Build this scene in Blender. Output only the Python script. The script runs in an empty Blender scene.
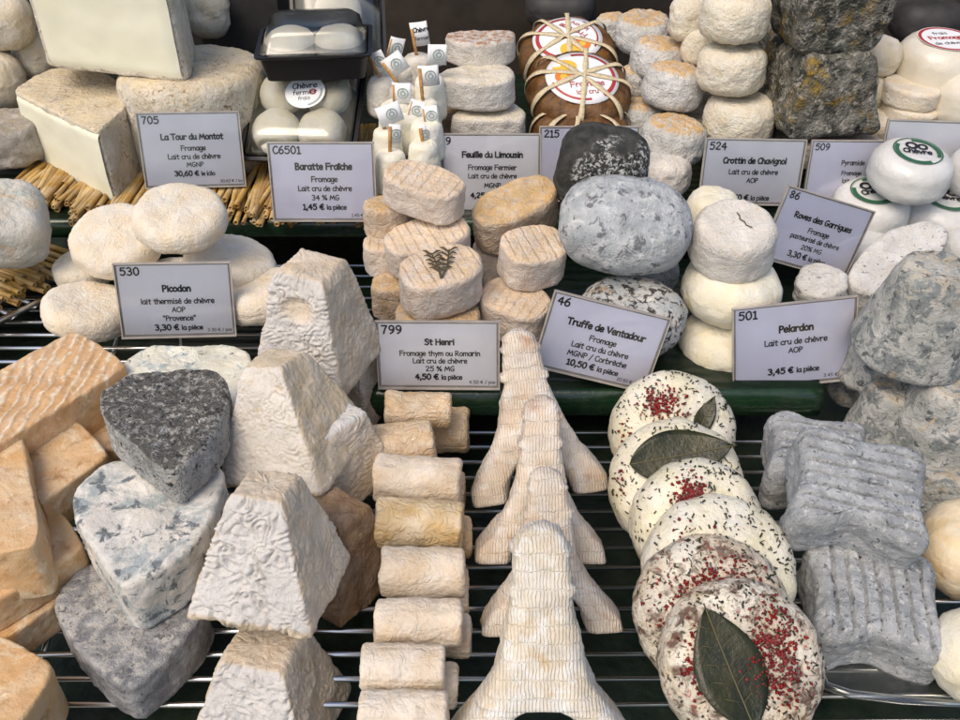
import bpy, math, random
import numpy as np
from mathutils import Vector, Matrix, Euler

# ------------------------------------------------------------------ camera, light, exposure
C = bpy.data.collections.new('cheese_counter')
bpy.context.scene.collection.children.link(C)
SC = bpy.context.scene
R = math.radians
CM = 0.01
PITCH, CAM_H, F = R(37.0), 48.0, 900.0           # lens in pixels of a 960 wide picture
cam_d = bpy.data.cameras.new('camera')
cam_d.sensor_width = 36.0
cam_d.lens = F / 960 * 36.0
cam_d.clip_start, cam_d.clip_end = 0.01, 50
cam = bpy.data.objects.new('camera', cam_d)
C.objects.link(cam)
cam.location = (0, 0, CAM_H * CM)
cam.rotation_euler = (R(90) - PITCH, 0, 0)
SC.camera = cam

SUN_EL, SUN_AZ = 55.0, 216.0                     # high, from over the viewer's left shoulder
w = bpy.data.worlds.new('World'); SC.world = w; w.use_nodes = True
nt = w.node_tree
sky = nt.nodes.new('ShaderNodeTexSky'); sky.sky_type = 'NISHITA'; sky.sun_disc = False
sky.sun_elevation = R(SUN_EL); sky.sun_rotation = R(SUN_AZ)
sky.air_density = 1.0; sky.dust_density = 3.0
nt.links.new(sky.outputs[0], nt.nodes['Background'].inputs[0])
nt.nodes['Background'].inputs[1].default_value = 0.15
sl = bpy.data.lights.new('sun', 'SUN'); sl.energy = 1.75; sl.angle = R(40); sl.color = (1.0, 0.84, 0.64)
so = bpy.data.objects.new('sun', sl); C.objects.link(so)
_az = R(SUN_AZ)
_d = Vector((math.sin(_az) * math.cos(R(SUN_EL)), math.cos(_az) * math.cos(R(SUN_EL)), math.sin(R(SUN_EL))))
so.rotation_euler = _d.to_track_quat('Z', 'Y').to_euler()
SC.view_settings.view_transform = 'Standard'; SC.view_settings.look = 'None'
SC.view_settings.exposure = 0.15; SC.view_settings.gamma = 1.0
SC.cycles.max_bounces = 8; SC.cycles.transparent_max_bounces = 12
try: SC.cycles.use_denoising = True
except Exception: pass

# ------------------------------------------------------------------ where things stand (centimetres)
cp, sp = math.cos(PITCH), math.sin(PITCH)
def slope(v): return math.tan(PITCH + math.atan((v - 360) / F))
def depth_of(y, z): return y * cp + (CAM_H - z) * sp
def at(u, v, y):
    z = CAM_H - y * slope(v)
    return Vector(((u - 480) / F * depth_of(y, z), y, z))
def atz(u, v, z):
    y = (CAM_H - z) / slope(v)
    return Vector(((u - 480) / F * depth_of(y, z), y, z))
def kk(v, y): return depth_of(y, CAM_H - y * slope(v)) / F     # cm per pixel there
def plan(pix, z): return [tuple(atz(u, v, z)[:2]) for u, v in pix]

# ------------------------------------------------------------------ noise
_GR = np.array([[1,1,0],[-1,1,0],[1,-1,0],[-1,-1,0],[1,0,1],[-1,0,1],[1,0,-1],[-1,0,-1],[0,1,1],[0,-1,1],[0,1,-1],[0,-1,-1],[1,1,0],[-1,1,0],[0,-1,1],[0,-1,-1]], float)
def pnoise(P, seed=0):
    P = np.asarray(P, float); I = np.floor(P).astype(np.int64); f = P - I
    u = f * f * f * (f * (f * 6 - 15) + 10)
    out = np.zeros(len(P))
    for dx in (0, 1):
        for dy in (0, 1):
            for dz in (0, 1):
                h = ((I[:,0]+dx) * 374761393 + (I[:,1]+dy) * 668265263 + (I[:,2]+dz) * 2147483647 + seed * 974711) & 0xffffffff
                h = ((h ^ (h >> 13)) * 1274126177) & 0xffffffff
                g = _GR[(h ^ (h >> 16)) & 15]
                d = (f - np.array([dx, dy, dz])) 
                wx = u[:,0] if dx else 1 - u[:,0]; wy = u[:,1] if dy else 1 - u[:,1]; wz = u[:,2] if dz else 1 - u[:,2]
                out += wx * wy * wz * (g * d).sum(1)
    return out
def fbm(P, seed=0, oct=3):
    s = np.zeros(len(P)); a = 1.0
    for o in range(oct):
        s += a * pnoise(P * (2 ** o), seed + o * 17); a *= 0.5
    return s

# ------------------------------------------------------------------ meshes
def link(name, me, mat=None, parent=None):
    o = bpy.data.objects.new(name, me); C.objects.link(o)
    if mat:
        for m in (mat if isinstance(mat, (list, tuple)) else [mat]): me.materials.append(m)
    if parent: o.parent = parent
    return o
def raw(name, V, Fc, smooth=True):
    me = bpy.data.meshes.new(name)
    me.from_pydata([tuple(p) for p in (np.asarray(V, float) * CM)], [], Fc)
    if smooth: me.polygons.foreach_set('use_smooth', [True] * len(me.polygons))
    me.update(); return me
def tag(o, label=None, cat=None, group=None, kind=None):
    if label: o['label'] = label
    if cat: o['category'] = cat
    if group: o['group'] = group
    if kind: o['kind'] = kind
    return o
def put(o, p, rot=(0, 0, 0)):
    o.location = Vector(p) * CM; o.rotation_euler = tuple(R(a) for a in rot); return o

def resample(poly, n, smooth=2, cr=None):
    p = np.asarray(poly, float)
    if cr:                                           # keep the rounding of each corner local
        q = []
        for i in range(len(p)):
            for j in (i - 1, (i + 1) % len(p)):
                d = p[j] - p[i]; L = np.hypot(*d); q.append(p[i] + d / L * min(cr, L * .45))
        p = np.array(q)
    for _ in range(smooth):
        q = np.roll(p, -1, 0)
        p = np.stack([.75 * p + .25 * q, .25 * p + .75 * q], 1).reshape(-1, 2)
    q = np.vstack([p, p[:1]]); L = np.r_[0, np.cumsum(np.hypot(*np.diff(q, axis=0).T))]
    t = np.linspace(0, L[-1], n, endpoint=False)
    return np.stack([np.interp(t, L, q[:, 0]), np.interp(t, L, q[:, 1])], 1)
def ellipse(rx, ry, n=96, e=2.0):
    a = np.linspace(0, 2 * math.pi, n, endpoint=False); c, s = np.cos(a), np.sin(a)
    return np.stack([rx * np.sign(c) * abs(c) ** (2 / e), ry * np.sign(s) * abs(s) ** (2 / e)], 1)
def vnormals(V, Fc):
    V = np.asarray(V); N = np.zeros_like(V)
    T = np.array([f[:3] for f in Fc] + [(f[0], f[2], f[3]) for f in Fc if len(f) == 4])
    n = np.cross(V[T[:, 1]] - V[T[:, 0]], V[T[:, 2]] - V[T[:, 0]])
    for k in range(3): np.add.at(N, T[:, k], n)
    return N / (np.linalg.norm(N, axis=1, keepdims=True) + 1e-12)
SEED = [11]
def body(name, outline, h, edge=.5, taper=1.0, bulge=0.0, dome=0.0, amp=.06, freq=.9, fine=.02, ffreq=3.5, disp=None, nz=14, nd=12, shift=(0, 0), mat=None, parent=None, sink=0.0, attr=None):
    """a cheese: an outline lofted from bottom to top with rounded rims, then roughened; centred on its middle"""
    SEED[0] += 7; seed = SEED[0]
    O = np.asarray(outline, float); n = len(O)
    rl = np.hypot(O[:, 0], O[:, 1])
    edge = min(edge, h * .49)
    rings = []                                      # (inset, shrink, z)
    for t in np.linspace(0, 1, nd + 1)[1:]: rings.append((edge, t, 0.0))
    for a in np.linspace(0, 90, 6)[1:]: rings.append((edge * (1 - math.sin(R(a))), 1, edge * (1 - math.cos(R(a)))))
    for z in np.linspace(edge, h - edge, nz)[1:]: rings.append((0, 1, z))
    for a in np.linspace(0, 90, 6)[1:]: rings.append((edge * (1 - math.cos(R(a))), 1, h - edge * (1 - math.sin(R(a)))))
    for t in np.linspace(1, 0, nd + 1)[1:-1]: rings.append((edge, t, h))
    V = [(0, 0, 0)]; top = [0.0]
    nr = len(rings)
    for i, (ins, t, z) in enumerate(rings):
        zt = z / h; sc = 1 + (taper - 1) * zt + bulge * math.sin(math.pi * zt)
        P = O * (np.clip(1 - ins / rl, .05, 1) * t * sc)[:, None]
        dz = 0
        if i >= nr - nd - 1: dz = dome * (1 - t * t) - sink * (1 - t ** 4)
        for (x, y) in P:
            V.append((x + shift[0] * zt, y + shift[1] * zt, z + dz)); top.append(1.0 if i >= nr - nd - 2 else max(0, (zt - .8) * 2))
    V.append((shift[0], shift[1], h + dome - sink)); top.append(1.0)
    Fc = []
    for j in range(n): Fc.append((0, 1 + (j + 1) % n, 1 + j))
    for i in range(nr - 1):
        a, b = 1 + i * n, 1 + (i + 1) * n
        for j in range(n): Fc.append((a + j, a + (j + 1) % n, b + (j + 1) % n, b + j))
    a = 1 + (nr - 1) * n
    for j in range(n): Fc.append((a + j, a + (j + 1) % n, len(V) - 1))
    V = np.array(V); V[:, 2] -= h / 2
    N = vnormals(V, Fc)
    if attr is not None: top = attr(V, N)
    d = amp * fbm(V * freq + seed * 3.7, seed, 3) + fine * fbm(V * ffreq + seed, seed + 5, 2)
    if disp is not None: d = d + disp(V, N)
    V = V + N * d[:, None]
    me = raw(name, V, Fc)
    at_ = me.attributes.new('top', 'FLOAT', 'POINT'); at_.data.foreach_set('value', np.array(top, 'f'))
    return link(name, me, mat, parent)
def prism_at(name, poly, ztop, h, n=96, smooth=2, rot=(0, 0, 0), corner=None, **kw):
    p = np.asarray(poly, float)
    x, y = p[:, 0], p[:, 1]; x1, y1 = np.roll(x, -1), np.roll(y, -1); cr = x * y1 - x1 * y; A = cr.sum() / 2
    c = np.array([((x + x1) * cr).sum(), ((y + y1) * cr).sum()]) / (6 * A)
    if A < 0: p = p[::-1]
    o = body(name, resample(p - c, n, smooth, corner), h, **kw)
    return put(o, (c[0], c[1], ztop - h / 2), rot)
class MB:
    """collects shapes into one mesh"""
    def __init__(s): s.V, s.F = [], []
    def add(s, V, Fc):
        b = len(s.V); s.V += [tuple(p) for p in V]; s.F += [tuple(i + b for i in f) for f in Fc]
    def tube(s, pts, r, n=8, cap=True):
        pts = [Vector(p) for p in pts]; rs = r if isinstance(r, (list, tuple)) else [r] * len(pts)
        V, Fc = [], []; up = Vector((0, 0, 1))
        for i, p in enumerate(pts):
            t = (pts[min(i + 1, len(pts) - 1)] - pts[max(i - 1, 0)]).normalized()
            a = t.cross(up) if abs(t.dot(up)) < .95 else t.cross(Vector((1, 0, 0))); a.normalize(); b = a.cross(t)
            for j in range(n):
                q = 2 * math.pi * j / n; V.append(p + (a * math.cos(q) + b * math.sin(q)) * rs[i])
        for i in range(len(pts) - 1):
            for j in range(n): Fc.append((i*n + j, i*n + (j+1) % n, (i+1)*n + (j+1) % n, (i+1)*n + j))
        if cap: Fc.append(tuple(range(n))[::-1]); Fc.append(tuple((len(pts)-1)*n + j for j in range(n)))
        s.add(V, Fc)
    def box(s, c, d, M=None):
        V = [Vector((c[0] + sx*d[0]/2, c[1] + sy*d[1]/2, c[2] + sz*d[2]/2)) for sz in (-1, 1) for sy in (-1, 1) for sx in (-1, 1)]
        if M: V = [M @ v for v in V]
        s.add(V, [(0,2,3,1),(4,5,7,6),(0,1,5,4),(2,6,7,3),(0,4,6,2),(1,3,7,5)])
    def loft(s, secs, cap=True):
        n = len(secs[0]); V = [p for q in secs for p in q]; Fc = []
        for i in range(len(secs) - 1):
            for j in range(n): Fc.append((i*n + j, i*n + (j+1) % n, (i+1)*n + (j+1) % n, (i+1)*n + j))
        if cap: Fc.append(tuple(range(n))[::-1]); Fc.append(tuple((len(secs)-1)*n + j for j in range(n)))
        s.add(V, Fc)
    def build(s, name, mat, parent=None, smooth=False):
        return link(name, raw(name, s.V, s.F, smooth), mat, parent)

# ------------------------------------------------------------------ materials
def node_mat(name):
    m = bpy.data.materials.new(name); m.use_nodes = True; t = m.node_tree
    return m, t, t.nodes['Principled BSDF']
def plain(name, col, rough=.6, metal=0.0, spec=.5, coat=0.0, noise=None, bump=None, trans=0.0, alpha=1.0):
    m, t, b = node_mat(name); N, L = t.nodes, t.links
    b.inputs['Base Color'].default_value = (*col, 1); b.inputs['Roughness'].default_value = rough
    b.inputs['Metallic'].default_value = metal; b.inputs['Specular IOR Level'].default_value = spec
    b.inputs['Coat Weight'].default_value = coat; b.inputs['Transmission Weight'].default_value = trans; b.inputs['Alpha'].default_value = alpha
    if noise or bump:
        v = coords(t)
    if noise:
        sc, amt = noise
        x = N.new('ShaderNodeTexNoise'); x.inputs['Scale'].default_value = sc; x.inputs['Detail'].default_value = 4; L.new(v, x.inputs['Vector'])
        mx = N.new('ShaderNodeMix'); mx.data_type = 'RGBA'
        mx.inputs[6].default_value = (*[c * (1 - amt) for c in col], 1); mx.inputs[7].default_value = (*[min(1, c * (1 + amt)) for c in col], 1)
        L.new(mrange(t, x.outputs[0], .35, .65), mx.inputs[0]); L.new(mx.outputs[2], b.inputs['Base Color'])
    if bump:
        sc, d = bump
        x = N.new('ShaderNodeTexNoise'); x.inputs['Scale'].default_value = sc; x.inputs['Detail'].default_value = 3; L.new(v, x.inputs['Vector'])
        bp = N.new('ShaderNodeBump'); bp.inputs['Distance'].default_value = d * CM; L.new(x.outputs[0], bp.inputs['Height']); L.new(bp.outputs[0], b.inputs['Normal'])
    return m
def coords(t):
    N, L = t.nodes, t.links
    tc = N.new('ShaderNodeTexCoord'); oi = N.new('ShaderNodeObjectInfo')
    mp = N.new('ShaderNodeVectorMath'); mp.operation = 'SCALE'; mp.inputs['Scale'].default_value = 1 / CM; L.new(tc.outputs['Object'], mp.inputs[0])
    ml = N.new('ShaderNodeMath'); ml.operation = 'MULTIPLY'; ml.inputs[1].default_value = 83.0; L.new(oi.outputs['Random'], ml.inputs[0])
    ad = N.new('ShaderNodeVectorMath'); ad.operation = 'ADD'; L.new(mp.outputs[0], ad.inputs[0]); L.new(ml.outputs[0], ad.inputs[1])
    coords.local = mp.outputs[0]
    return ad.outputs[0]
def mrange(t, s, a, b, lo=0.0, hi=1.0):
    x = t.nodes.new('ShaderNodeMapRange'); x.inputs[1].default_value = a; x.inputs[2].default_value = b
    x.inputs[3].default_value = lo; x.inputs[4].default_value = hi; t.links.new(s, x.inputs[0]); return x.outputs[0]
def mul(t, a, b):
    x = t.nodes.new('ShaderNodeMath'); x.operation = 'MULTIPLY'
    for i, s in enumerate((a, b)):
        if isinstance(s, (int, float)): x.inputs[i].default_value = s
        else: t.links.new(s, x.inputs[i])
    return x.outputs[0]
def mixc(t, fac, a, b):
    x = t.nodes.new('ShaderNodeMix'); x.data_type = 'RGBA'
    for i, s in ((0, fac), (6, a), (7, b)):
        if isinstance(s, (int, float)): x.inputs[i].default_value = s
        elif isinstance(s, tuple): x.inputs[i].default_value = (*s, 1)
        else: t.links.new(s, x.inputs[i])
    return x.outputs[2]
def noise(t, v, sc, det=4, dist=0.0, rough=.55):
    x = t.nodes.new('ShaderNodeTexNoise'); x.inputs['Scale'].default_value = sc; x.inputs['Detail'].default_value = det
    x.inputs['Distortion'].default_value = dist; x.inputs['Roughness'].default_value = rough; t.links.new(v, x.inputs['Vector']); return x.outputs[0]
def cheese(name, a, b, s=.8, top=None, topamt=1.0, topn=0.0, spots=(), bumps=(), rough=.85, sss=.22, spec=.25, span=(.36, .64), stripes=None, coat=0.0, mottle=.8):
    """cheese rind: two tones blended by noise, an own tone for the top face, patches or specks, layered relief"""
    m, t, bs = node_mat(name); L = t.links; v = coords(t); loc = coords.local
    col = mixc(t, mrange(t, noise(t, v, s), *span), a, b)
    if top:
        atn = t.nodes.new('ShaderNodeAttribute'); atn.attribute_name = 'top'
        f = atn.outputs['Fac']
        if topn:
            f = mul(t, f, mrange(t, noise(t, v, 1.5, 7, .4, .65), topn, topn + .14))
        col = mixc(t, mul(t, f, topamt), col, top)
    if stripes:
        colr, ax, sc, dist, amt = stripes
        wv = t.nodes.new('ShaderNodeTexWave'); wv.bands_direction = ax; wv.inputs['Scale'].default_value = sc; wv.inputs['Distortion'].default_value = dist; wv.inputs['Detail Scale'].default_value = 1.5; L.new(loc, wv.inputs['Vector'])
        fs = mul(t, mul(t, mrange(t, wv.outputs['Fac'], .7, .98), mrange(t, noise(t, v, 1.5), .35, .6)), amt)
        if top:
            tn = t.nodes.new('ShaderNodeAttribute'); tn.attribute_name = 'top'; fs = mul(t, fs, mrange(t, tn.outputs['Fac'], .5, 1))
        col = mixc(t, fs, col, colr)
    for sp_ in spots:
        colr, sc, th, soft = sp_[:4]; det = sp_[4] if len(sp_) > 4 else 4
        fs = mrange(t, noise(t, v, sc, max(det, 5), .5, .68), th - .025, th + max(soft, .04) - .01)
        if len(sp_) > 5: fs = mul(t, fs, mrange(t, noise(t, v, sp_[5], 2), .50, .60))
        col = mixc(t, fs, col, colr)
    hv = t.nodes.new('ShaderNodeHueSaturation'); L.new(col, hv.inputs['Color']); L.new(mrange(t, noise(t, v, .42, 4), .36, .64, 1 - .20 * mottle, 1 + .06 * mottle), hv.inputs['Value']); L.new(mrange(t, noise(t, v, .6, 3), .36, .64, 1 + .22 * mottle, 1 - .10 * mottle), hv.inputs['Saturation']); col = hv.outputs['Color']
    L.new(col, bs.inputs['Base Color'])
    bs.inputs['Roughness'].default_value = rough; bs.inputs['Specular IOR Level'].default_value = spec; bs.inputs['Coat Weight'].default_value = coat; bs.inputs['Coat Roughness'].default_value = .25
    if sss: bs.inputs['Subsurface Weight'].default_value = sss; bs.inputs['Subsurface Radius'].default_value = (1.0, .75, .5); bs.inputs['Subsurface Scale'].default_value = .0035
    prev = None
    for bp in bumps:  # relief
        kind, sc, d = bp[:3]
        if kind == 'noise': hgt = noise(t, v, sc, bp[3] if len(bp) > 3 else 4, 0, .58); d = d * 1.15
        elif kind == 'worm':                                   # vermicular wrinkles of the mould
            n0 = noise(t, v, sc * .62, 1.5, .6); x = t.nodes.new('ShaderNodeMath'); x.operation = 'MULTIPLY'; x.inputs[1].default_value = 36.0; L.new(n0, x.inputs[0])
            y = t.nodes.new('ShaderNodeMath'); y.operation = 'SINE'; L.new(x.outputs[0], y.inputs[0]); hgt = mrange(t, y.outputs[0], -1, 1)
        elif kind == 'vor':
            x = t.nodes.new('ShaderNodeTexVoronoi'); x.inputs['Scale'].default_value = sc; L.new(v, x.inputs['Vector']); hgt = mrange(t, x.outputs['Distance'], 0, .6, 1, 0)
        elif kind == 'wave':
            x = t.nodes.new('ShaderNodeTexWave'); x.bands_direction = bp[3]; x.inputs['Scale'].default_value = sc; x.inputs['Distortion'].default_value = bp[4] if len(bp) > 4 else 2.0; x.inputs['Detail Scale'].default_value = 1.2; L.new(loc, x.inputs['Vector']); hgt = x.outputs['Fac']
            if len(bp) > 5: hgt = mrange(t, hgt, *bp[5])
        elif kind == 'wavetop':                                # scored lines on the top face only
            x = t.nodes.new('ShaderNodeTexWave'); x.bands_direction = 'X'; x.inputs['Scale'].default_value = sc; x.inputs['Distortion'].default_value = bp[3]; x.inputs['Detail Scale'].default_value = 1.2; L.new(loc, x.inputs['Vector'])
            tn = t.nodes.new('ShaderNodeAttribute'); tn.attribute_name = 'top'; hgt = mul(t, mul(t, mrange(t, x.outputs['Fac'], .7, 1), mrange(t, tn.outputs['Fac'], .5, 1)), -1.0)
        elif kind == 'brick':
            x = t.nodes.new('ShaderNodeTexBrick'); x.inputs['Scale'].default_value = sc; x.offset = 0.0; x.inputs['Brick Width'].default_value = bp[3]; x.inputs['Row Height'].default_value = bp[4]; x.inputs['Mortar Size'].default_value = bp[5]; x.inputs['Mortar Smooth'].default_value = 1.0
            wob = t.nodes.new('ShaderNodeVectorMath'); wob.operation = 'MULTIPLY_ADD'
            nz_ = t.nodes.new('ShaderNodeTexNoise'); nz_.inputs['Scale'].default_value = 1.3; L.new(loc, nz_.inputs['Vector']); L.new(nz_.outputs['Color'], wob.inputs[0]); wob.inputs[1].default_value = (.30, .45, .3); L.new(loc, wob.inputs[2]); L.new(wob.outputs[0], x.inputs['Vector'])
            x.inputs['Color1'].default_value = (1, 1, 1, 1); x.inputs['Color2'].default_value = (.75, .75, .75, 1); x.inputs['Mortar'].default_value = (0, 0, 0, 1); hgt = x.outputs['Color']
        bn = t.nodes.new('ShaderNodeBump'); bn.inputs['Distance'].default_value = d * CM; bn.inputs['Strength'].default_value = 1.0
        L.new(hgt, bn.inputs['Height'])
        if prev is not None: L.new(prev, bn.inputs['Normal'])
        prev = bn.outputs[0]
    if prev is not None: L.new(prev, bs.inputs['Normal'])
    return m
def clear(name, col=(.9, .92, .93), keep=.14, rough=.08):
    m, t, b = node_mat(name); N, L = t.nodes, t.links
    tr = N.new('ShaderNodeBsdfTransparent'); tr.inputs[0].default_value = (*col, 1)
    fr = N.new('ShaderNodeFresnel'); fr.inputs[0].default_value = 1.45
    mx = N.new('ShaderNodeMixShader'); b.inputs['Base Color'].default_value = (*col, 1); b.inputs['Roughness'].default_value = rough; b.inputs['Metallic'].default_value = 1.0
    ad = N.new('ShaderNodeMath'); ad.inputs[1].default_value = keep; ad.use_clamp = True; L.new(fr.outputs[0], ad.inputs[0])
    L.new(ad.outputs[0], mx.inputs[0]); L.new(tr.outputs[0], mx.inputs[1]); L.new(b.outputs[0], mx.inputs[2])
    L.new(mx.outputs[0], N['Material Output'].inputs[0]); return m
WH = (.80, .77, .70)
M = {}
G2 = [('noise', 3.0, .10, 5), ('noise', 14, .035, 3)]
M['picodon'] = cheese('picodon_rind', (.80, .69, .53), (.81, .75, .64), .6, spots=[((.76, .60, .40), .5, .61, .14, 6)], bumps=[('noise', 4, .12, 6), ('vor', 9, .03)], mottle=0.35)
M['tomme'] = cheese('tomme_rind', (.66, .60, .48), (.75, .71, .61), .5, top=(.72, .61, .43), topamt=.8, spots=[((.34, .21, .10), 3.2, .57, .05, 6, .30), ((.50, .37, .22), .8, .60, .10, 7), ((.40, .40, .40), .5, .62, .12)], bumps=[('noise', 2.0, .28, 6), ('noise', 9, .06, 3)])
M['paste'] = cheese('cheese_paste', (.80, .79, .62), (.83, .82, .67), .25, spots=[((.60, .57, .40), 7, .735, .02)], bumps=[('noise', 1.0, .03)], rough=.45, sss=.15, spec=.35, mottle=0.08)
M['moldy'] = cheese('moldy_rind', (.72, .66, .54), (.66, .65, .59), .4, spots=[((.40, .45, .43), .45, .55, .16, 6), ((.70, .50, .32), .35, .60, .12)], bumps=[('noise', 2.4, .2, 6), ('noise', 10, .05)])
M['slate'] = cheese('slate_rind', (.40, .37, .33), (.56, .53, .48), 1.2, top=(.48, .38, .26), topamt=.6, topn=.40, spots=[((.22, .2, .18), 4, .62, .1)], bumps=[('noise', 3, .2, 6), ('noise', 12, .05)], sss=0.05)
M['cream'] = cheese('cream_rind', (.70, .62, .48), (.74, .68, .56), .6, bumps=G2)
M['crottin'] = cheese('crottin_rind', (.76, .72, .61), (.74, .66, .51), .8, bumps=[('vor', 4.5, .04), ('noise', 2.6, .16, 8), ('noise', 12, .03)], mottle=0.5)
M['crinkle'] = cheese('crinkled_rind', (.58, .59, .57), (.70, .69, .66), 1.4, top=(.68, .47, .25), topamt=.95, topn=.35, spots=[((.50, .53, .55), 1.2, .58, .1)], bumps=[('noise', 2.6, .2, 6), ('vor', 4.5, .07), ('noise', 9, .05, 5)], sss=0.12)
M['henri'] = cheese('scored_rind', (.64, .54, .46), (.72, .65, .58), 1.0, top=(.74, .58, .41), topamt=.85, topn=.36, stripes=((.52, .39, .25), 'X', .40, 1.2, .5), spots=[((.58, .40, .24), 1.6, .63, .1)], bumps=[('noise', 2.2, .12, 6), ('worm', 1.8, .03), ('wavetop', .40, .055, 1.2), ('noise', 8, .05)])
M['henri_tan'] = cheese('tan_scored_rind', (.52, .40, .29), (.62, .51, .40), 1.2, top=(.66, .47, .26), topamt=.85, topn=.38, spots=[((.75, .66, .52), 2.2, .62, .08)], bumps=[('noise', 2.2, .14, 6), ('worm', 1.6, .04), ('noise', 7, .08)])
M['half'] = cheese('half_moon_rind', (.66, .62, .56), (.72, .69, .64), 1.5, top=(.74, .66, .50), topamt=.8, topn=.36, spots=[((.62, .46, .28), 2.5, .62, .08)], bumps=[('noise', 3, .14, 6), ('vor', 6, .05)])
M['half_brown'] = cheese('brown_half_moon_rind', (.64, .60, .54), (.70, .67, .62), 1.5, top=(.42, .20, .09), topamt=.9, topn=.44, bumps=[('noise', 3, .16, 6), ('vor', 6, .05)])
M['baratte'] = cheese('fresh_white_cheese', (.82, .78, .62), (.82, .80, .72), .8, bumps=[('noise', 2.5, .08)], rough=.6, mottle=0.3)
M['baratte_grey'] = cheese('aged_white_cheese', (.66, .62, .54), (.72, .69, .62), .8, bumps=[('noise', 3.5, .12)], rough=.75)
M['dark_pyr'] = cheese('dark_pyramid_rind', (.05, .052, .042), (.22, .21, .175), .6, spots=[((.42, .40, .35), 1.1, .55, .08, 9), ((.36, .24, .06), .32, .57, .12, 7), ((.025, .025, .025), .9, .585, .07, 8)], bumps=[('noise', 2.0, .34, 6), ('vor', 3.5, .1)], rough=.7, sss=0.0)
M['rove'] = cheese('glossy_white_cheese', (.70, .70, .68), (.64, .64, .62), .4, bumps=[('noise', 1.5, .08)], rough=.3, spec=.5, coat=.35, mottle=0.2)
M['rove_cream'] = cheese('glossy_cream_cheese', (.72, .67, .55), (.74, .70, .61), .4, bumps=[('noise', 1.2, .06)], rough=.3, spec=.5, coat=.25, mottle=0.2)
M['ash_white'] = cheese('ash_white_rind', (.64, .62, .58), (.72, .71, .68), 1.2, spots=[((.10, .10, .10), 2.4, .615, .05, 7), ((.06, .06, .06), 6, .66, .04)], bumps=[('noise', 2.4, .2, 6), ('noise', 9, .05)], sss=0.08)
M['cone'] = cheese('grey_cone_rind', (.36, .37, .35), (.52, .52, .49), .6, top=(.62, .53, .40), topamt=.75, topn=.43, spots=[((.22, .24, .24), .7, .53, .05, 7), ((.12, .13, .13), 1.5, .59, .05, 8), ((.56, .42, .24), .4, .62, .1)], bumps=[('noise', 1.3, .32, 8), ('noise', 6, .07)], sss=0.05)
M['pelardon'] = cheese('cream_soft_cheese', (.80, .75, .58), (.80, .77, .66), .6, spots=[((.78, .64, .40), 1.0, .64, .12)], bumps=[('noise', 1.8, .12), ('noise', 9, .03)], rough=.65, mottle=0.4)
M['pelardon_top'] = cheese('dry_white_rind', (.66, .63, .59), (.72, .70, .66), 1.0, top=(.76, .72, .65), topamt=.8, spots=[((.66, .50, .34), 1.4, .63, .09)], bumps=[('noise', 3.2, .15, 6), ('vor', 7, .04)])
M['truffe'] = cheese('ash_grey_rind', (.38, .41, .43), (.56, .58, .59), .9, spots=[((.18, .19, .20), 1.1, .57, .05, 9), ((.68, .69, .69), .8, .60, .06, 8), ((.16, .14, .10), .5, .66, .06, 8)], bumps=[('noise', 1.1, .4, 8), ('noise', 6, .10)], sss=0.05)
M['truffe_dark'] = cheese('charcoal_rind', (.03, .033, .03), (.07, .07, .065), 1.2, spots=[((.60, .60, .58), 3.2, .53, .06, 7, .22)], bumps=[('noise', 2.5, .16, 6), ('noise', 12, .06)], sss=0.0)
M['truffe_spot'] = cheese('spotted_ash_rind', (.46, .49, .50), (.62, .61, .57), .8, spots=[((.06, .055, .05), 1.8, .535, .04, 8), ((.40, .28, .15), .6, .62, .1)], bumps=[('noise', 2.4, .2, 6), ('noise', 9, .05)], sss=0.05)
M['orange'] = cheese('washed_orange_rind', (.61, .35, .16), (.71, .49, .29), .45, top=(.68, .44, .24), topamt=.5, spots=[((.80, .70, .52), 1.0, .575, .12, 5), ((.45, .24, .08), .8, .63, .12)], stripes=((.84, .76, .62), 'X', .40, 5.0, .85), bumps=[('wave', .40, .07, 'X', 5.0), ('noise', 2.4, .10, 7)], rough=.5, spec=.4, mottle=0.4)
M['orange_smooth'] = cheese('smooth_orange_rind', (.63, .39, .19), (.71, .52, .32), .4, spots=[((.77, .65, .47), .5, .55, .12, 7), ((.44, .24, .09), .6, .58, .10, 7)], bumps=[('noise', 1.4, .1, 6), ('noise', 8, .035)], rough=.5, spec=.4, mottle=0.4)
M['orange_round'] = cheese('pale_orange_round_rind', (.74, .55, .30), (.78, .69, .52), .4, bumps=[('noise', 2.4, .08)], rough=.6)
M['heart_dark'] = cheese('dark_heart_rind', (.30, .31, .31), (.42, .43, .43), .8, top=(.10, .095, .085), topamt=.95, topn=.30, spots=[((.44, .42, .38), 2.2, .54, .09, 9), ((.03, .03, .03), 1.7, .585, .05, 8)], bumps=[('noise', 2.0, .26, 9), ('worm', 2.2, .06)], sss=0.0)
M['heart_white'] = cheese('white_heart_rind', (.68, .65, .59), (.74, .71, .66), .6, spots=[((.38, .42, .42), .45, .51, .10, 7), ((.16, .18, .19), .9, .575, .05, 8), ((.03, .03, .04), 2.6, .70, .05, 8)], bumps=[('noise', 2.0, .1, 6), ('noise', 9, .03)], rough=.6)
M['heart_blue'] = cheese('blue_white_heart_rind', (.76, .74, .62), (.80, .78, .68), .6, spots=[((.34, .43, .44), .6, .56, .10, 7), ((.09, .10, .11), 1.3, .63, .05, 7)], bumps=[('noise', 2.2, .16, 6), ('noise', 9, .03)], rough=.6)
M['heart_grey'] = cheese('grey_heart_rind', (.20, .20, .21), (.42, .42, .42), .8, top=(.62, .59, .54), topamt=.8, topn=.46, spots=[((.10, .10, .10), 2.2, .605, .06, 6)], bumps=[('noise', 2.6, .2, 8), ('noise', 9, .10)], sss=0.0)
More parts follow.
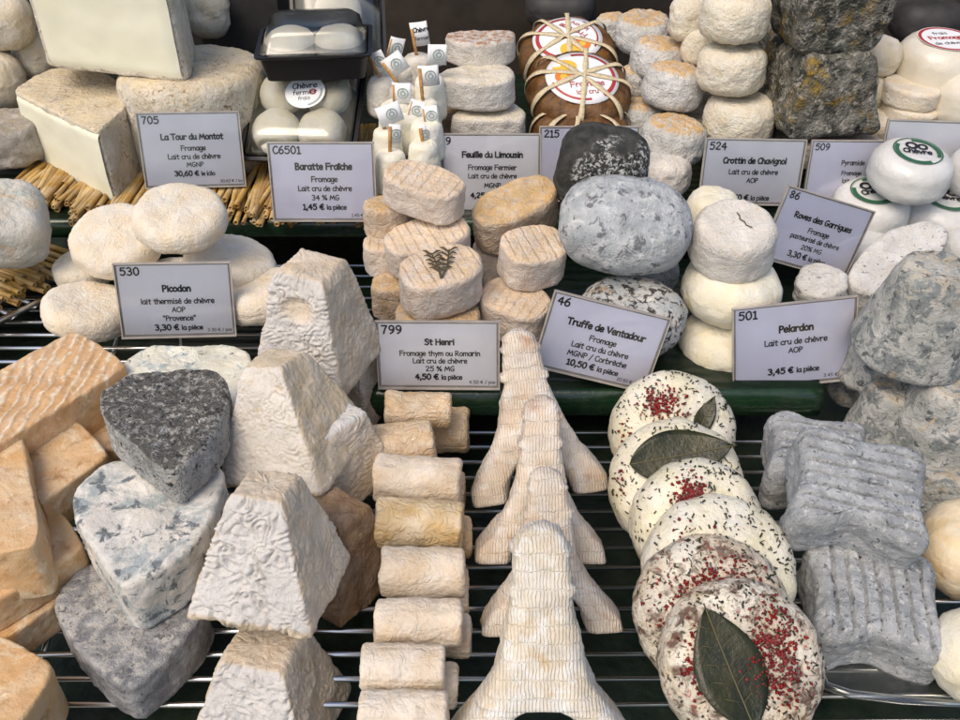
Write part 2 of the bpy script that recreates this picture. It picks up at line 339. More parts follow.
M['log'] = cheese('pale_log_rind', (.68, .56, .42), (.77, .70, .60), .5, spots=[((.66, .51, .32), .9, .62, .14)], bumps=[('noise', 3.0, .12, 7), ('worm', 1.9, .02)], rough=.7, mottle=0.5)
M['log_tan'] = cheese('tan_log_rind', (.62, .46, .29), (.70, .57, .42), .9, spots=[((.76, .66, .52), 2.2, .60, .09)], bumps=[('worm', 2.0, .05), ('noise', 6, .06)], rough=.75)
M['log_amber'] = cheese('amber_log_rind', (.60, .45, .26), (.70, .58, .40), .6, bumps=[('noise', 3, .08, 5), ('worm', 1.6, .04)], rough=.6)
M['tower'] = cheese('moulded_tower_rind', (.70, .58, .46), (.78, .71, .61), .35, spots=[((.80, .76, .70), .8, .54, .1, 7), ((.54, .38, .28), .5, .60, .14)], bumps=[('brick', 1.0, .06, .20, .95, .06), ('noise', 6, .05, 4)], rough=.8)
M['tower_white'] = cheese('white_moulded_tower_rind', (.70, .61, .47), (.80, .76, .67), .4, spots=[((.82, .80, .75), .9, .53, .1, 7), ((.66, .52, .33), .5, .60, .12)], bumps=[('brick', 1.0, .06, .20, .95, .06), ('noise', 6, .05, 4)], rough=.8)
M['herb'] = cheese('herbed_white_cheese', (.78, .75, .65), (.74, .69, .50), .5, spots=[((.20, .19, .08), 3.6, .645, .03, 2), ((.10, .10, .045), 5.0, .67, .03, 2), ((.52, .10, .06), 2.3, .70, .03, 2)], bumps=[('noise', 2.6, .14, 6)], rough=.35, spec=.45, coat=.3, mottle=0.3)
M['herb_dirty'] = cheese('herb_crusted_white_cheese', (.76, .72, .62), (.68, .58, .44), .5, spots=[((.17, .11, .08), 1.1, .52, .08, 8), ((.16, .15, .07), 3.4, .60, .04, 3), ((.46, .07, .06), 2.2, .645, .03, 3)], bumps=[('noise', 2.6, .2, 6)], rough=.35, spec=.45, coat=.3)
M['bone'] = cheese('ribbed_ash_rind', (.34, .36, .38), (.50, .52, .53), .9, spots=[((.66, .66, .65), 2.4, .57, .08, 8), ((.11, .12, .13), 2.6, .60, .06, 9)], bumps=[('noise', 2.6, .14, 9), ('noise', 8, .10), ('noise', 18, .04)], sss=0.0)
PYR_B = [('worm', .85, .16), ('noise', 5, .06, 5)]
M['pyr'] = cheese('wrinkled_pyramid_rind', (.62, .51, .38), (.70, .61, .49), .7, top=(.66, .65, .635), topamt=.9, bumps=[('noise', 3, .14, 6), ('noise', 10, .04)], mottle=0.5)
M['pyr_white'] = cheese('white_wrinkled_rind', (.66, .66, .66), (.74, .75, .76), .6, spots=[((.55, .47, .40), .5, .60, .14)], bumps=PYR_B)
M['pyr_cream'] = cheese('cream_mould_rind', (.60, .49, .34), (.68, .59, .46), .8, top=(.72, .68, .62), topamt=.95, topn=.30, bumps=[('noise', 3.0, .14, 7), ('noise', 10, .05)], mottle=0.5)
M['pyr_brown'] = cheese('brown_wrinkled_rind', (.24, .15, .09), (.36, .25, .16), .9, bumps=[('noise', 3, .14, 6), ('noise', 10, .04)], sss=0.1)
M['leaf'] = cheese('dry_brown_leaf', (.11, .055, .022), (.20, .105, .045), .8, spots=[((.09, .05, .025), 1.3, .60, .1)], bumps=[('noise', .9, .25, 3), ('noise', 6, .05)], rough=.5, spec=.4, sss=0.0)
M['raffia'] = plain('raffia', (.64, .54, .35), .7, noise=(5, .2), bump=(12, .03))
M['straw'] = cheese('straw', (.50, .33, .12), (.62, .45, .20), .6, top=(.26, .14, .045), topamt=.9, spots=[((.24, .12, .035), 1.0, .62, .1)], bumps=[('noise', 8, .03)], rough=.45, spec=.4, sss=0.0)
M['bay'] = cheese('bay_leaf_green', (.012, .016, .005), (.034, .034, .010), .8, bumps=[('noise', 5, .03), ('noise', 1.2, .06)], rough=.33, spec=.45, sss=0.0)
M['pepper'] = cheese('red_pepper', (.12, .009, .011), (.27, .028, .028), 2.0, rough=.45, spec=.4, sss=0.0)
M['thyme'] = plain('dry_sprig', (.07, .055, .025), .7)
M['paper'] = plain('label_paper', (.88, .88, .92), .4, spec=.3, noise=(.3, .03))
M['paper_lavender'] = plain('lavender_label_paper', (.84, .84, .97), .4, spec=.3, noise=(.3, .03))
M['flagpaper'] = plain('flag_paper', (.82, .84, .85), .6)
M['ink'] = plain('black_ink', (.012, .012, .016), .5)
M['red_ink'] = plain('red_ink', (.42, .04, .04), .5)
M['green_ink'] = plain('green_ink', (.03, .12, .06), .5)
M['blue_ink'] = plain('grey_green_ink', (.34, .40, .37), .5)
M['yellow'] = plain('yellow_print', (.80, .50, .06), .5)
M['orange_print'] = plain('orange_print', (.75, .20, .03), .5)
M['plastic'] = clear('clear_plastic', (.985, .985, .985), 0.0)
M['lid'] = clear('clear_lid', (.82, .83, .83), 0.07, .16)
M['holder'] = plain('acrylic_edge', (.40, .37, .34), .25, spec=.6, coat=.4, noise=(.6, .15))
M['black'] = plain('black_plastic', (.012, .012, .014), .3, spec=.5)
M['steel'] = plain('bright_steel', (.72, .71, .69), .22, metal=1.0)
M['wood'] = plain('skewer_wood', (.45, .24, .08), .6, noise=(3, .3))
M['green'] = cheese('dark_green_tray', (.005, .012, .007), (.010, .022, .011), .35, bumps=[('noise', .7, .05), ('wave', .25, .04, 'Y', 3.0)], rough=.28, spec=.5, sss=0.0)
M['green_lip'] = cheese('green_bamboo_lip', (.008, .026, .013), (.018, .042, .02), .5, stripes=((.04, .07, .035), 'Z', .6, 3.0, .4), bumps=[('noise', 1.0, .03)], rough=.22, spec=.6, sss=0.0)
M['green_mat'] = cheese('dark_green_liner', (.010, .020, .014), (.028, .042, .028), .5, spots=[((.05, .055, .035), 3.0, .70, .04)], bumps=[('noise', 1.2, .12)], rough=.4, spec=.4, sss=0.0)
M['backdrop'] = cheese('dark_case_back', (.022, .020, .018), (.06, .05, .042), .05, rough=.3, spec=.4, sss=0.0)
M['nearblack'] = plain('painted_dimness', (.035, .033, .032), .6, noise=(.5, .3))  # shade at the back of the case painted in as base colour
# ------------------------------------------------------------------ handwriting: rounded single strokes, x-height 5, capitals 7.3
GL = {
'a': (4.9, '4.1,4.3 2.6,5 .8,3.6 .7,1.4 2,.1 3.6,1 4.1,3.2|4.2,5 4.2,3 4.3,1.2 4.7,.1'),
'b': (5, '.7,7.4 .7,3.5 .7,.2|.7,3.4 2.3,4.9 4,4 4.2,1.8 2.8,.1 .7,.9'),
'c': (4.4, '3.9,4.2 2.6,5 .9,3.7 .7,1.5 2.2,.1 3.9,.8'),
'd': (5.1, '4.2,7.4 4.2,3.5 4.3,.1|4.2,3.9 2.6,4.8 .8,3.5 .8,1.2 2.3,.1 4.2,1.4'),
'e': (4.8, '.9,2.5 2.5,2.6 4.1,2.9 3.6,4.6 2.3,5 .8,3.6 .7,1.5 2.2,.1 4.1,.9'),
'f': (4, '3.8,7 2.6,7.4 1.7,6 1.6,3 1.6,.1|.3,4.4 .3,4.4 3.2,4.5'),
'g': (4.7, '4,4.2 2.5,5 .8,3.6 .8,1.6 2.2,.6 4,1.8|4,4.9 4,1 3.8,-1.5 2.2,-2.4 .6,-1.7'),
'h': (4.9, '.7,7.4 .7,3 .7,.1|.7,3 2.2,4.9 3.8,4.2 4.1,.1'),
'i': (2.4, '1.2,4.9 1.2,2.5 1.2,.1|1.2,6.7 1.2,6.8'),
'j': (3, '2,4.9 2,0 1.4,-2.1 0,-2|2,6.7 2,6.8'),
'k': (4.6, '.7,7.4 .7,.1|3.9,4.8 .9,2.2 .9,2.2 4,.1'),
'l': (2.2, '1.1,7.4 1.1,3 1.1,.1'),
'm': (7.2, '.7,4.9 .7,.1|.7,3.2 2.1,4.9 3.3,4 3.5,.1|3.5,3.2 5,4.9 6.2,4 6.5,.1'),
'n': (4.8, '.7,4.9 .7,.1|.7,3 2.3,4.9 3.8,4 4.1,.1'),
'o': (5, '2.5,5 .8,3.7 .7,1.4 2.4,.1 4.2,1.2 4.2,3.6 2.5,5'),
'p': (5, '.7,4.8 .7,-2.4|.7,3.5 2.3,4.9 4.1,4 4.2,1.6 2.6,.2 .7,1'),
'q': (4.8, '4,4.3 2.4,5 .8,3.5 .8,1.2 2.2,.1 4,1.5|4,4.9 4,-2.4'),
'r': (4.2, '.8,4.9 .8,.1|.8,3 2.1,4.8 3.8,4.4'),
's': (4.4, '3.7,4.4 2.2,5 .9,3.9 2.4,2.7 3.8,1.4 2.3,.1 .6,.7'),
't': (4.2, '2,6.6 2,2 2.2,.3 3.4,.2|.4,4.7 .4,4.7 3.7,4.7'),
'u': (4.8, '.7,4.9 .8,1.4 2,.1 3.9,1.8|4,4.9 4,2 4.3,.1'),
'v': (4.5, '.5,4.9 .5,4.9 2.2,.1 2.2,.1 4,4.9'),
'w': (6.4, '.5,4.9 .5,4.9 1.8,.1 1.8,.1 3.2,4.2 3.2,4.2 4.6,.1 4.6,.1 5.9,4.9'),
'x': (4.9, '.6,4.9 4.3,.1|4.2,4.9 .6,.1'), 'y': (4.6, '.5,4.9 .5,4.9 2.3,.9|4.1,4.9 2.6,1 1.2,-2.4'),
'z': (4.6, '.6,4.7 .6,4.7 4,4.7 4,4.7 .6,.2 .6,.2 4.1,.2'),
'A': (6.4, '.4,.1 .4,.1 3.2,7.3 3.2,7.3 5.8,.1|1.4,2.6 5,2.6'), 'B': (5.8, '.9,7.2 .9,.1|.9,7.2 3.4,7 4.2,5.6 3,4 .9,3.9|.9,3.9 3.6,3.6 5,2 3.6,.3 .9,.1'),
'C': (5.6, '5,6.4 3.6,7.3 1.5,6 .7,3.2 1.8,.5 3.6,.1 5.1,1.2'), 'F': (5.6, '.9,7.2 .9,.1|.9,7.2 5.2,7.2|.9,3.9 4.6,3.9'),
'G': (6.4, '5.2,6.4 3.8,7.3 1.6,6 .8,3.2 2.2,.3 4.6,.6 5.7,3.2 5.7,3.2 3.4,3.2'), 'H': (6.6, '.9,7.2 .9,.1|5.6,7.2 5.6,.1|.9,3.8 5.6,3.8'),
'L': (5.2, '.9,7.2 .9,.2 .9,.2 4.8,.2'), 'M': (8, '.7,.1 .7,.1 1.7,7.2 1.7,7.2 4,1.6 4,1.6 6.2,7.2 6.2,7.2 7.3,.1'),
'N': (6.8, '.9,.1 .9,7.2 .9,7.2 5.8,.1 5.8,.1 5.8,7.2'), 'O': (7.2, '3.6,7.3 1.3,6 .7,3.4 1.8,.7 3.7,.1 5.8,1.4 6.4,4 5.5,6.4 3.6,7.3'),
'P': (5.2, '.9,7.2 .9,.1|.9,7.2 3.6,7 4.6,5.4 3.4,3.8 .9,3.4'), 'R': (6, '.9,7.2 .9,.1|.9,7.2 3.6,7 4.6,5.5 3.3,4 .9,3.5|2,3.5 5.3,.1'),
'S': (5.8, '5,6.4 3.2,7.3 1.2,6.2 1.8,4.4 4.4,3.3 5,1.6 3.2,.1 .8,.8'), 'T': (6.2, '.4,7.1 5.8,7.1|3.1,7.1 3.1,.1'), 'V': (6, '.4,7.2 .4,7.2 3,.1 3,.1 5.6,7.2'),
'0': (6, '3,7.3 1.1,5.8 .8,3.2 1.7,.6 3.1,.1 4.8,1.6 5.1,4.2 4.3,6.6 3,7.3'), '1': (4.6, '1,5.9 2.5,7.2 2.5,7.2 2.5,.1|.9,.1 4,.1'),
'2': (6, '1,5.8 2.4,7.2 4.4,6.6 4.6,4.9 2.6,2.6 .8,.3 .8,.3 5.1,.3'), '3': (6, '1,6.6 2.8,7.3 4.4,6.3 4.2,4.7 2.4,3.9 2.4,3.9 4.6,3.1 4.8,1.4 3,.1 .9,.7'),
'4': (6, '4,.1 4,7.2 4,7.2 .6,2.6 .6,2.6 5.4,2.6'), '5': (6, '4.9,7.1 4.9,7.1 1.5,7.1 1.5,7.1 1.1,4.2 1.1,4.2 3,4.8 4.8,3.6 4.8,1.6 3,.1 .9,.8'),
'6': (6, '4.2,7.2 2,5.4 .9,2.8 1.6,.6 3.2,.1 4.9,1.4 4.6,3.4 3,4.1 1,2.8'), '7': (6, '.8,7.1 .8,7.1 5.1,7.1 5.1,7.1 3.2,3.6 2.2,.1'),
'8': (6, '3,7.3 1.3,6.4 1.6,4.8 4.2,3.2 4.8,1.5 3,.1 1.1,1.4 1.8,3.2 4.3,4.9 4.6,6.4 3,7.3'), '9': (6, '4.9,4.8 3.4,3.2 1.6,3.8 1.1,5.6 2.4,7.1 4.2,6.8 5,4.6 4.2,1.8 2,.1'),
'€': (6.4, '5.4,6.6 3.8,7.2 2,5.8 1.5,3.4 2.4,.8 4,.2 5.6,1|.4,4.4 4.4,4.4|.4,2.9 4.2,2.9'), '%': (8, '6.4,7.2 1.6,.1|1.9,7.1 .7,5.6 1.9,4.2 3.1,5.6 1.9,7.1|6,3 4.9,1.6 6,.2 7.1,1.6 6,3'),
',': (2.6, '1.4,.9 1.3,0 .7,-1.4'), '.': (2.4, '1.1,.2 1.2,.3'), '/': (4.6, '.6,-.8 4,7.4'), '"': (3.6, '.9,7.3 .9,5.4|2.6,7.3 2.6,5.4'), "-": (3.6, '.5,3 3,3'), ' ': (3, ''),
}
for base, acc, mark in (('e', 'è', '1.6,7 2.9,5.9'), ('e', 'é', '3.2,7 2,5.9'), ('i', 'î', '0,5.9 0,5.9 1.2,7.1 1.2,7.1 2.4,5.9')):
    wd, st = GL[base]; GL[acc] = (wd, (st.split('|')[0] if base == 'i' else st) + '|' + mark)
def catmull(P):
    P = [np.array(p) for p in P]
    if len(P) == 2: return P
    out = []
    Q = [2 * P[0] - P[1]] + P + [2 * P[-1] - P[-2]]
    for i in range(1, len(Q) - 2):
        if np.allclose(Q[i], Q[i + 1]): out.append(Q[i]); continue
        a, b, c, d = Q[i - 1], Q[i], Q[i + 1], Q[i + 2]
        if np.allclose(a, b): a = 2 * b - c
        if np.allclose(c, d): d = 2 * c - b
        for t in (0, .25, .5, .75):
            out.append(.5 * (2 * b + (c - a) * t + (2 * a - 5 * b + 4 * c - d) * t * t + (3 * b - a - 3 * c + d) * t ** 3))
    out.append(P[-1]); return out
def text_width(s, size): return sum(GL.get(c, GL['o'])[0] for c in s) * size
def write(mb, s, x, y, size, wt=.5, z=0.0, bend=None):
    """letters at x, y in the plane of the card; size is one font unit in cm; bend maps (x, y) to 3D"""
    for c in s:
        wd, st = GL.get(c, GL['o']); 
        for sk in (st.split('|') if st else []):
            P = catmull([tuple(map(float, q.split(','))) for q in sk.split()])
            P = [p for i, p in enumerate(P) if i == 0 or np.hypot(*(p - P[i - 1])) > .02]
            if len(P) < 2: P = [P[0], P[0] + np.array((.1, .1))]
            P = [np.array((x, y)) + p * size for p in P]; V = []; hw = wt * size
            for i, p in enumerate(P):
                t = P[min(i + 1, len(P) - 1)] - P[max(i - 1, 0)]; t = t / (np.hypot(*t) + 1e-9); nn = np.array((-t[1], t[0]))
                e = p - t * hw * .8 if i == 0 else p + t * hw * .8 if i == len(P) - 1 else p
                V += [e + nn * hw, e - nn * hw]
            mb.add([(bend(*q) if bend else (q[0], q[1], z)) for q in V], [(2*i, 2*i + 1, 2*i + 3, 2*i + 2) for i in range(len(P) - 1)])
        x += wd * size
def ring(mb, cx, cy, r, wd, z=0, n=40, a0=0, a1=360, bend=None):
    V = []
    for i in range(n + 1):
        a = R(a0 + (a1 - a0) * i / n)
        for q in (r - wd / 2, r + wd / 2):
            x, y = cx + q * math.cos(a), cy + q * math.sin(a); V.append(bend(x, y) if bend else (x, y, z))
    mb.add(V, [(2*i, 2*i + 1, 2*i + 3, 2*i + 2) for i in range(n)])
def dot(mb, cx, cy, rx, ry=None, z=0, n=28, bend=None):
    ry = ry or rx
    P = [(cx, cy)] + [(cx + rx * math.cos(2*math.pi*i/n), cy + ry * math.sin(2*math.pi*i/n)) for i in range(n)]
    mb.add([(bend(*p) if bend else (*p, z)) for p in P], [(0, 1 + i, 1 + (i + 1) % n) for i in range(n)])

# ------------------------------------------------------------------ price labels
LBL = 'price labels among the cheeses'
def price_label(label, num, lines, u, v, y, wpx, roll=0, lean=12, yaw=0, aspect=.60, stem=False, small=None, sz=1.0, hold=1.0):
    """a clear stand with a printed card: u, v is the middle of its face"""
    c = at(u, v, y); W = wpx * kk(v, y); H = W * aspect; k = W / 100.0
    mb = MB(); mb.box((0, 0, -.12), (W + .5, H + .45, .10)); mb.box((0, -H/2 - .2, .12), (W + .5, .10, .36)); mb.box((0, H/2 + .17, 0), (W + .5, .1, .2))
    for s in (-1, 1): mb.box((s * (W/2 + .2), 0, 0), (.1, H + .4, .2))
    o = mb.build('price_label', M['holder'])
    cb = MB(); cb.box((0, 0, -.02), (W, H, .04)); cb.build('card', M['paper_lavender' if num in ('C6501', '46', '509', '215', '501', '86') else 'paper'], o)
    sb = MB(); sb.box((0, 0, .1), (W + .28, H + .22, .02)); sb.build('clear_cover', M['plastic'], o)
    ink = MB(); zz = .004 + .012
    u0 = .68 * k * sz
    write(ink, num, -W/2 + 2.2 * k, H/2 - 9.0 * k, 1.0 * k, .72, zz)
    y0 = H/2 - (14.5 if aspect < .63 else 17.5) * k
    for s, rel, wt, dy in lines:
        size = u0 * rel; tw = text_width(s, size)
        y0 -= dy * k * sz
        if '€' in s:
            a, b = s.split('€'); a += '€ '; b = b.strip(); tw = text_width(a, size) + text_width(b, size * .84)
            write(ink, a, -tw / 2, y0, size, .95, zz); write(ink, b, -tw / 2 + text_width(a, size), y0, size * .84, .8, zz)
        else: write(ink, s, -tw / 2 + (1.5 * k), y0, size, {.5: .72, .62: .8, .65: .9}.get(wt, .95), zz)
    if small:
        size = .42 * k; write(ink, small, W/2 - text_width(small, size) - 1.0 * k, -H/2 + 1.8 * k, size, .55, zz)
    ink.build('lettering', M['ink'], o)
    if stem:
        st = MB(); st.tube([(0, -H/2 - .1, -.1), (0, -H/2 - 1.8, -.1)], .12); st.box((0, -H/2 - 1.8, -.1), (1.4, .15, 1.2)); st.build('stem', M['steel'], o)
    tag(o, label, 'price label', LBL)
    m = Matrix.Rotation(R(yaw), 4, 'Z') @ Matrix.Rotation(R(90 - lean), 4, 'X') @ Matrix.Rotation(R(roll), 4, 'Z')
    m.translation = c * CM; o.matrix_world = m
    o.location = c * CM; o.rotation_euler = m.to_euler()
    return o

# ------------------------------------------------------------------ cheese builders in picture measures
def px(u, v, y, n): return n * kk(v, y)
def disc(name, label, group, u, v, y, w, h, mat, depth=1.0, rot=(0, 0, 0), cat='cheese', e=2.0, edge=.4, n=80, **kw):
    """round or oval cheese: w and h (thickness) in photo pixels at its distance"""
    k = kk(v, y); rx = w * k / 2; hh = h * k
    o = body(name, ellipse(rx, rx * depth, n, e), hh, edge=edge * hh, mat=M[mat], **kw)
    put(o, at(u, v, y), rot); tag(o, label, cat, group); return o
def shape(name, label, group, pts, u, v, y, w, h, mat, rot=(0, 0, 0), cat='cheese', edge=.4, smooth=2, n=96, **kw):
    k = kk(v, y); P = np.asarray(pts, float) * w * k; hh = h * k
    o = body(name, resample(P, n, smooth), hh, edge=edge * hh, mat=M[mat], **kw)
    put(o, at(u, v, y), rot); tag(o, label, cat, group); return o
SQ = [(-.5, -.5), (.5, -.5), (.5, .5), (-.5, .5)]
def fine_sq(a=.5, n=8):
    P = []
    for i in range(4):
        p, q = np.array(SQ[i]) * 2 * a, np.array(SQ[(i + 1) % 4]) * 2 * a
        for t in np.linspace(0, 1, n, endpoint=False): P.append(p + (q - p) * t)
    return np.array(P)

# ================================================================== the case: back, trays, racks
def sheet(name, x0, x1, y0, y1, z, mat, t=.3):
    mb = MB(); mb.box(((x0 + x1)/2, (y0 + y1)/2, z - t/2), (x1 - x0, y1 - y0, t)); return mb
o = sheet('liner', -75, 75, 12, 125, -4.0, None).build('counter_base', M['green_mat']); tag(o, kind='structure')
mb = MB(); mb.box((0, 124, 10), (190, .6, 60)); o = mb.build('back_wall', M['backdrop']); tag(o, kind='structure')

def tray(label, x0, x1, y0, y1, z, lip_r, name='display_tray'):
    o = sheet('t', x0, x1, y0, y1, z, None).build(name, M['green']); tag(o, label, 'tray', 'green display trays')
    mb = MB(); secs = []
    for x in np.linspace(x0, x1, 40):
        secs.append([(x, y0 + lip_r * .55 * math.cos(a), z - lip_r + lip_r * math.sin(a)) for a in np.linspace(0, 2*math.pi, 24, endpoint=False)])
    mb.loft(secs); mb.build('rolled_lip', M['green_lip'], o, True)
    return o
tray('dark green bamboo tray with rounded front lip behind the tower cheeses', -9.0, 27, 55.2, 75, 3.6, 1.35)
tray('dark green tray along the back carrying straw and wrapped cheeses', -52, 52, 76.5, 116, 7.2, 1.0)
o = sheet('t', -60, -9.4, 56, 76.4, .2, None).build('dark_liner', M['green']); tag(o, kind='structure')

def rack(label, x0, x1, ys, z, supports, r=.19):
    o = bpy.data.objects.new('wire_rack', None); C.objects.link(o)
    for xs in supports:
        mb = MB(); mb.tube([(xs[0], ys[0] - 1, z - r * 3), (xs[1], ys[-1] + 1, z - r * 3)], r * 1.15); mb.build('cross_bar', M['steel'], o, True)
    tag(o, label, 'wire rack', 'steel wire racks')
    base = None
    for y in ys:
        if base is None:
            t = MB(); t.tube([(x0, 0, 0), (x1, 0, 0)], r, 10); base = t.build('rod', M['steel'], o, True); c = base
        else:
            c = base.copy(); C.objects.link(c); c.parent = o
        c.location = (0, y * CM, (z - r) * CM)
    return o
rack('steel wire rack under the hearts, logs and tower cheeses at the front', -48, 16.6, np.arange(25.0, 54.6, 1.72), 0.0, [(-25.8, -30.5), (-2.6, -2.5), (14.4, 16.4)])
rack('steel wire rack at front right under the ribbed grey cheeses', 17.4, 50, np.arange(25.6, 54.6, 1.72), 0.0, [(15.2, 17.4), (36, 40)])
rack('steel wire rack behind the hearts under the pale round cheeses at left', -54, -9.6, np.arange(57.0, 76, 1.9), 3.6, [(-30, -33), (-12.5, -13.5)])
# the small rack set at an angle under the straw mat at the left edge
mb = MB(); A, B = Vector((-47.5, 55, 4.2)), Vector((-36.4, 70.2, 4.2)); mb.tube([A, B], .34, 10)
o = mb.build('wire_rack', M['steel'], None, True); tag(o, 'short slanting steel rack under the straw mat at the left edge', 'wire rack', 'steel wire racks')
for i in range(9):
    p = A + (B - A) * (i + .6) / 9; q = p + Vector((-13, 8.5, .3)); t = MB(); t.tube([p, q], .2, 8); t.build('rod', M['steel'], o, True)

def straw_mat(label, name, lines, r=.25):
    tone = []; mb = MB(); rnd = random.Random(5)
    for p, q in lines:
        p, q = Vector(p), Vector(q); rr = r * rnd.uniform(.75, 1.15); n = 9
        dr = (q - p).normalized(); a = dr.cross(Vector((0, 0, 1))).normalized(); b = a.cross(dr)
        secs = []
        for X, rad in ((p + dr * .8, rr * .55), (p, rr * .6), (p, rr), (p.lerp(q, .5) + Vector((0, 0, rnd.uniform(-.15, .15))), rr * .95), (q, rr), (q, rr * .6), (q - dr * .8, rr * .5)):
            secs.append([X + (a * math.cos(2*math.pi*j/n) + b * math.sin(2*math.pi*j/n)) * rad for j in range(n)])
        mb.loft(secs); tone += [rnd.random() ** 1.6] * (7 * n)
    o = mb.build(name, M['straw'], None, True); o.data.attributes.new('top', 'FLOAT', 'POINT').data.foreach_set('value', np.array(tone, 'f')); tag(o, label, 'straw mat', 'straw mats'); return o
rnd = random.Random(3)
ls = []
for i in range(104):
    x = -46 + i * .35
    if rnd.random() < .12: continue
    for lay in (0, 1, 2):
        y0 = 75.4 + rnd.uniform(-1.0, 1.0) + lay * .3 + (2.4 if x < -38 else 0) + (rnd.uniform(0, 3) if rnd.random() < .25 else 0)
        sk = rnd.gauss(0, 1.1)
        ls.append(((x + rnd.gauss(0, .2) - sk * .3, y0, 7.5 + lay * .42), (x + sk, 96, 7.6 + lay * .42)))
straw_mat('golden straw mat under the cut cheeses and the black trays', 'straw_mat', ls)
ls = []
for i in range(52):
    t = i / 51
    for lay in (0, 1, 2):
        e = Vector((-47.6 + 10.6 * t + rnd.gauss(0, .3), 57.5 + 14.5 * t + rnd.gauss(0, .3), 4.9 + lay * .4)) + Vector((-1, .65, 0)) * rnd.uniform(-1.5, 1.2)
        ls.append((tuple(e), (e.x - 16, e.y + 8.5 + rnd.gauss(0, .8), 5.1 + lay * .4)))
straw_mat('straw mat with cut ends on the slanting rack under the mouldy cheese', 'straw_mat', ls)
# ================================================================== cheeses at the back left
def cut_cheese(label, pix, ztop, h, face, group='cut tomme cheeses'):
    """half a wheel: plan outline from its rim, with the pale cut face as a part between two of its corners"""
    P = plan(pix, ztop); c = np.mean(P, axis=0); Q = np.array(P) - c
    ar = (Q[:, 0] * np.roll(Q[:, 1], -1) - np.roll(Q[:, 0], -1) * Q[:, 1]).sum()
    a, b = Q[face[0]], Q[face[1]]
    o = body('cut_cheese', resample(Q if ar > 0 else Q[::-1], 170, 2, .9), h, edge=.28, amp=.10, freq=.5, fine=.05, nz=20, mat=M['tomme'])
    put(o, (c[0], c[1], ztop - h / 2)); tag(o, label, 'cheese', group)
    d = (b - a) / np.hypot(*(b - a)); nn = np.array((d[1], -d[0]))
    if nn @ (a + b) < 0: nn = -nn
    a2, b2 = a + d * .62, b - d * .62; n, m = 40, 28; V, Fc = [], []
    for lay, off in ((0, .13), (1, -.5)):
        for j in range(m + 1):
            for i in range(n + 1):
                s, t = i / n, j / m
                ins = .22 * (max(0, 1 - min(s, 1 - s) * 14) ** 2 + max(0, 1 - min(t, 1 - t) * 14) ** 2)
                p = a2 + (b2 - a2) * s + nn * (off - (ins if lay == 0 else 0))
                V.append((p[0], p[1], -h / 2 + .32 + (h - .74) * t))
    W = n + 1
    for j in range(m):
        for i in range(n):
            Fc.append((j*W + i, j*W + i + 1, (j+1)*W + i + 1, (j+1)*W + i))
    V = np.array(V); K = W * (m + 1)
    V[:K, :2] += nn * (fbm(V[:K] * .35, 4, 2) * .09)[:, None]
    V = V[:K]
    link('cut_face', raw('cut_face', V, Fc), M['paste'], o)
    return o
o = disc('wheel_cheese', 'whole round cheese with beige speckled top behind the lowest cut piece', None, 199, 114, 89, 138, 101, 'tomme', e=2.1, edge=.13, amp=.16, freq=.4, fine=.06, n=140, nz=26)
cut_cheese('cut half cheese with pale face turned left, standing on the straw mat', [(10, 90), (98, 133), (133, 99), (124, 82), (92, 66), (50, 67)], 15.2, 7.7, (0, 1))
cut_cheese('upper cut cheese with large pale face, resting across two other cheeses', [(46, 68), (188, 84), (194, 70), (196, 48), (160, 34), (90, 30), (52, 46)], 17.7, 11.0, (0, 1)).location.z += .11 - .001
bpy.data.objects['cut_cheese.001'].location.z = (17.75 + 5.5) * CM
LE = 'rough cheeses piled at the far left edge'
disc('round_cheese', 'cream round cheese at the top left corner, topmost of its pile', LE, 4, 20, 96, 58, 54, 'cream', amp=.2)
disc('round_cheese', 'cream round cheese at the left edge under another and over the slate one', LE, -4, 80, 94, 56, 54, 'cream', amp=.2)
disc('round_cheese', 'cream cheese half hidden behind the upper cut cheese at left', LE, 36, 54, 98, 44, 44, 'cream', amp=.2)
disc('flat_cheese', 'flat slate grey rough cheese at the left edge beside the cut face', LE, 8, 138, 87, 74, 40, 'slate', amp=.22, edge=.2)
disc('round_cheese', 'pale greyish cheese behind the whole wheel beside the dark case', LE, 206, 10, 100, 46, 56, 'cream', amp=.2)
disc('mouldy_cheese', 'large blue-grey mouldy cheese on the straw at the left edge', None, 2, 224, 68, 84, 62, 'moldy', depth=1.1, rot=(16, 10, 24), e=3.2, edge=.34, amp=.3, freq=.45, n=130)
# pale discs
PG = 'pale round flat cheeses heaped at left'
def pic(label, u, v, y, w, h, rot): return disc('round_flat_cheese', label, PG, u, v, y, w, h, 'picodon', rot=rot, edge=.40, dome=.05, amp=.12, freq=.6, fine=.05, n=110)
pic('pale flat round cheese lying uppermost on its heap', 180, 218, 64.2, 92, 29, (12, 4, 10))
pic('pale flat round cheese at the left of its heap, above the lowest front one', 117, 241, 67, 90, 29, (16, -8, 40))
pic('pale flat round cheese at the right of its heap, tilted behind its price label', 231, 263, 66, 90, 29, (16, 10, 80))
pic('pale flat round cheese lying alone on the rack left of its price label', 88, 311, 61.5, 86, 28, (12, -6, 130))
pic('small pale round cheese half hidden between two others beside the slanting rack', 84, 270, 69, 58, 26, (0, 0, 0))
pic('pale round cheese low on the rack between its price label and the tall wrinkled pyramid', 262, 296, 63, 80, 34, (6, 6, 200))
pic('pale round cheese hidden low behind the price label of its heap', 172, 292, 64.5, 92, 40, (0, 0, 60))

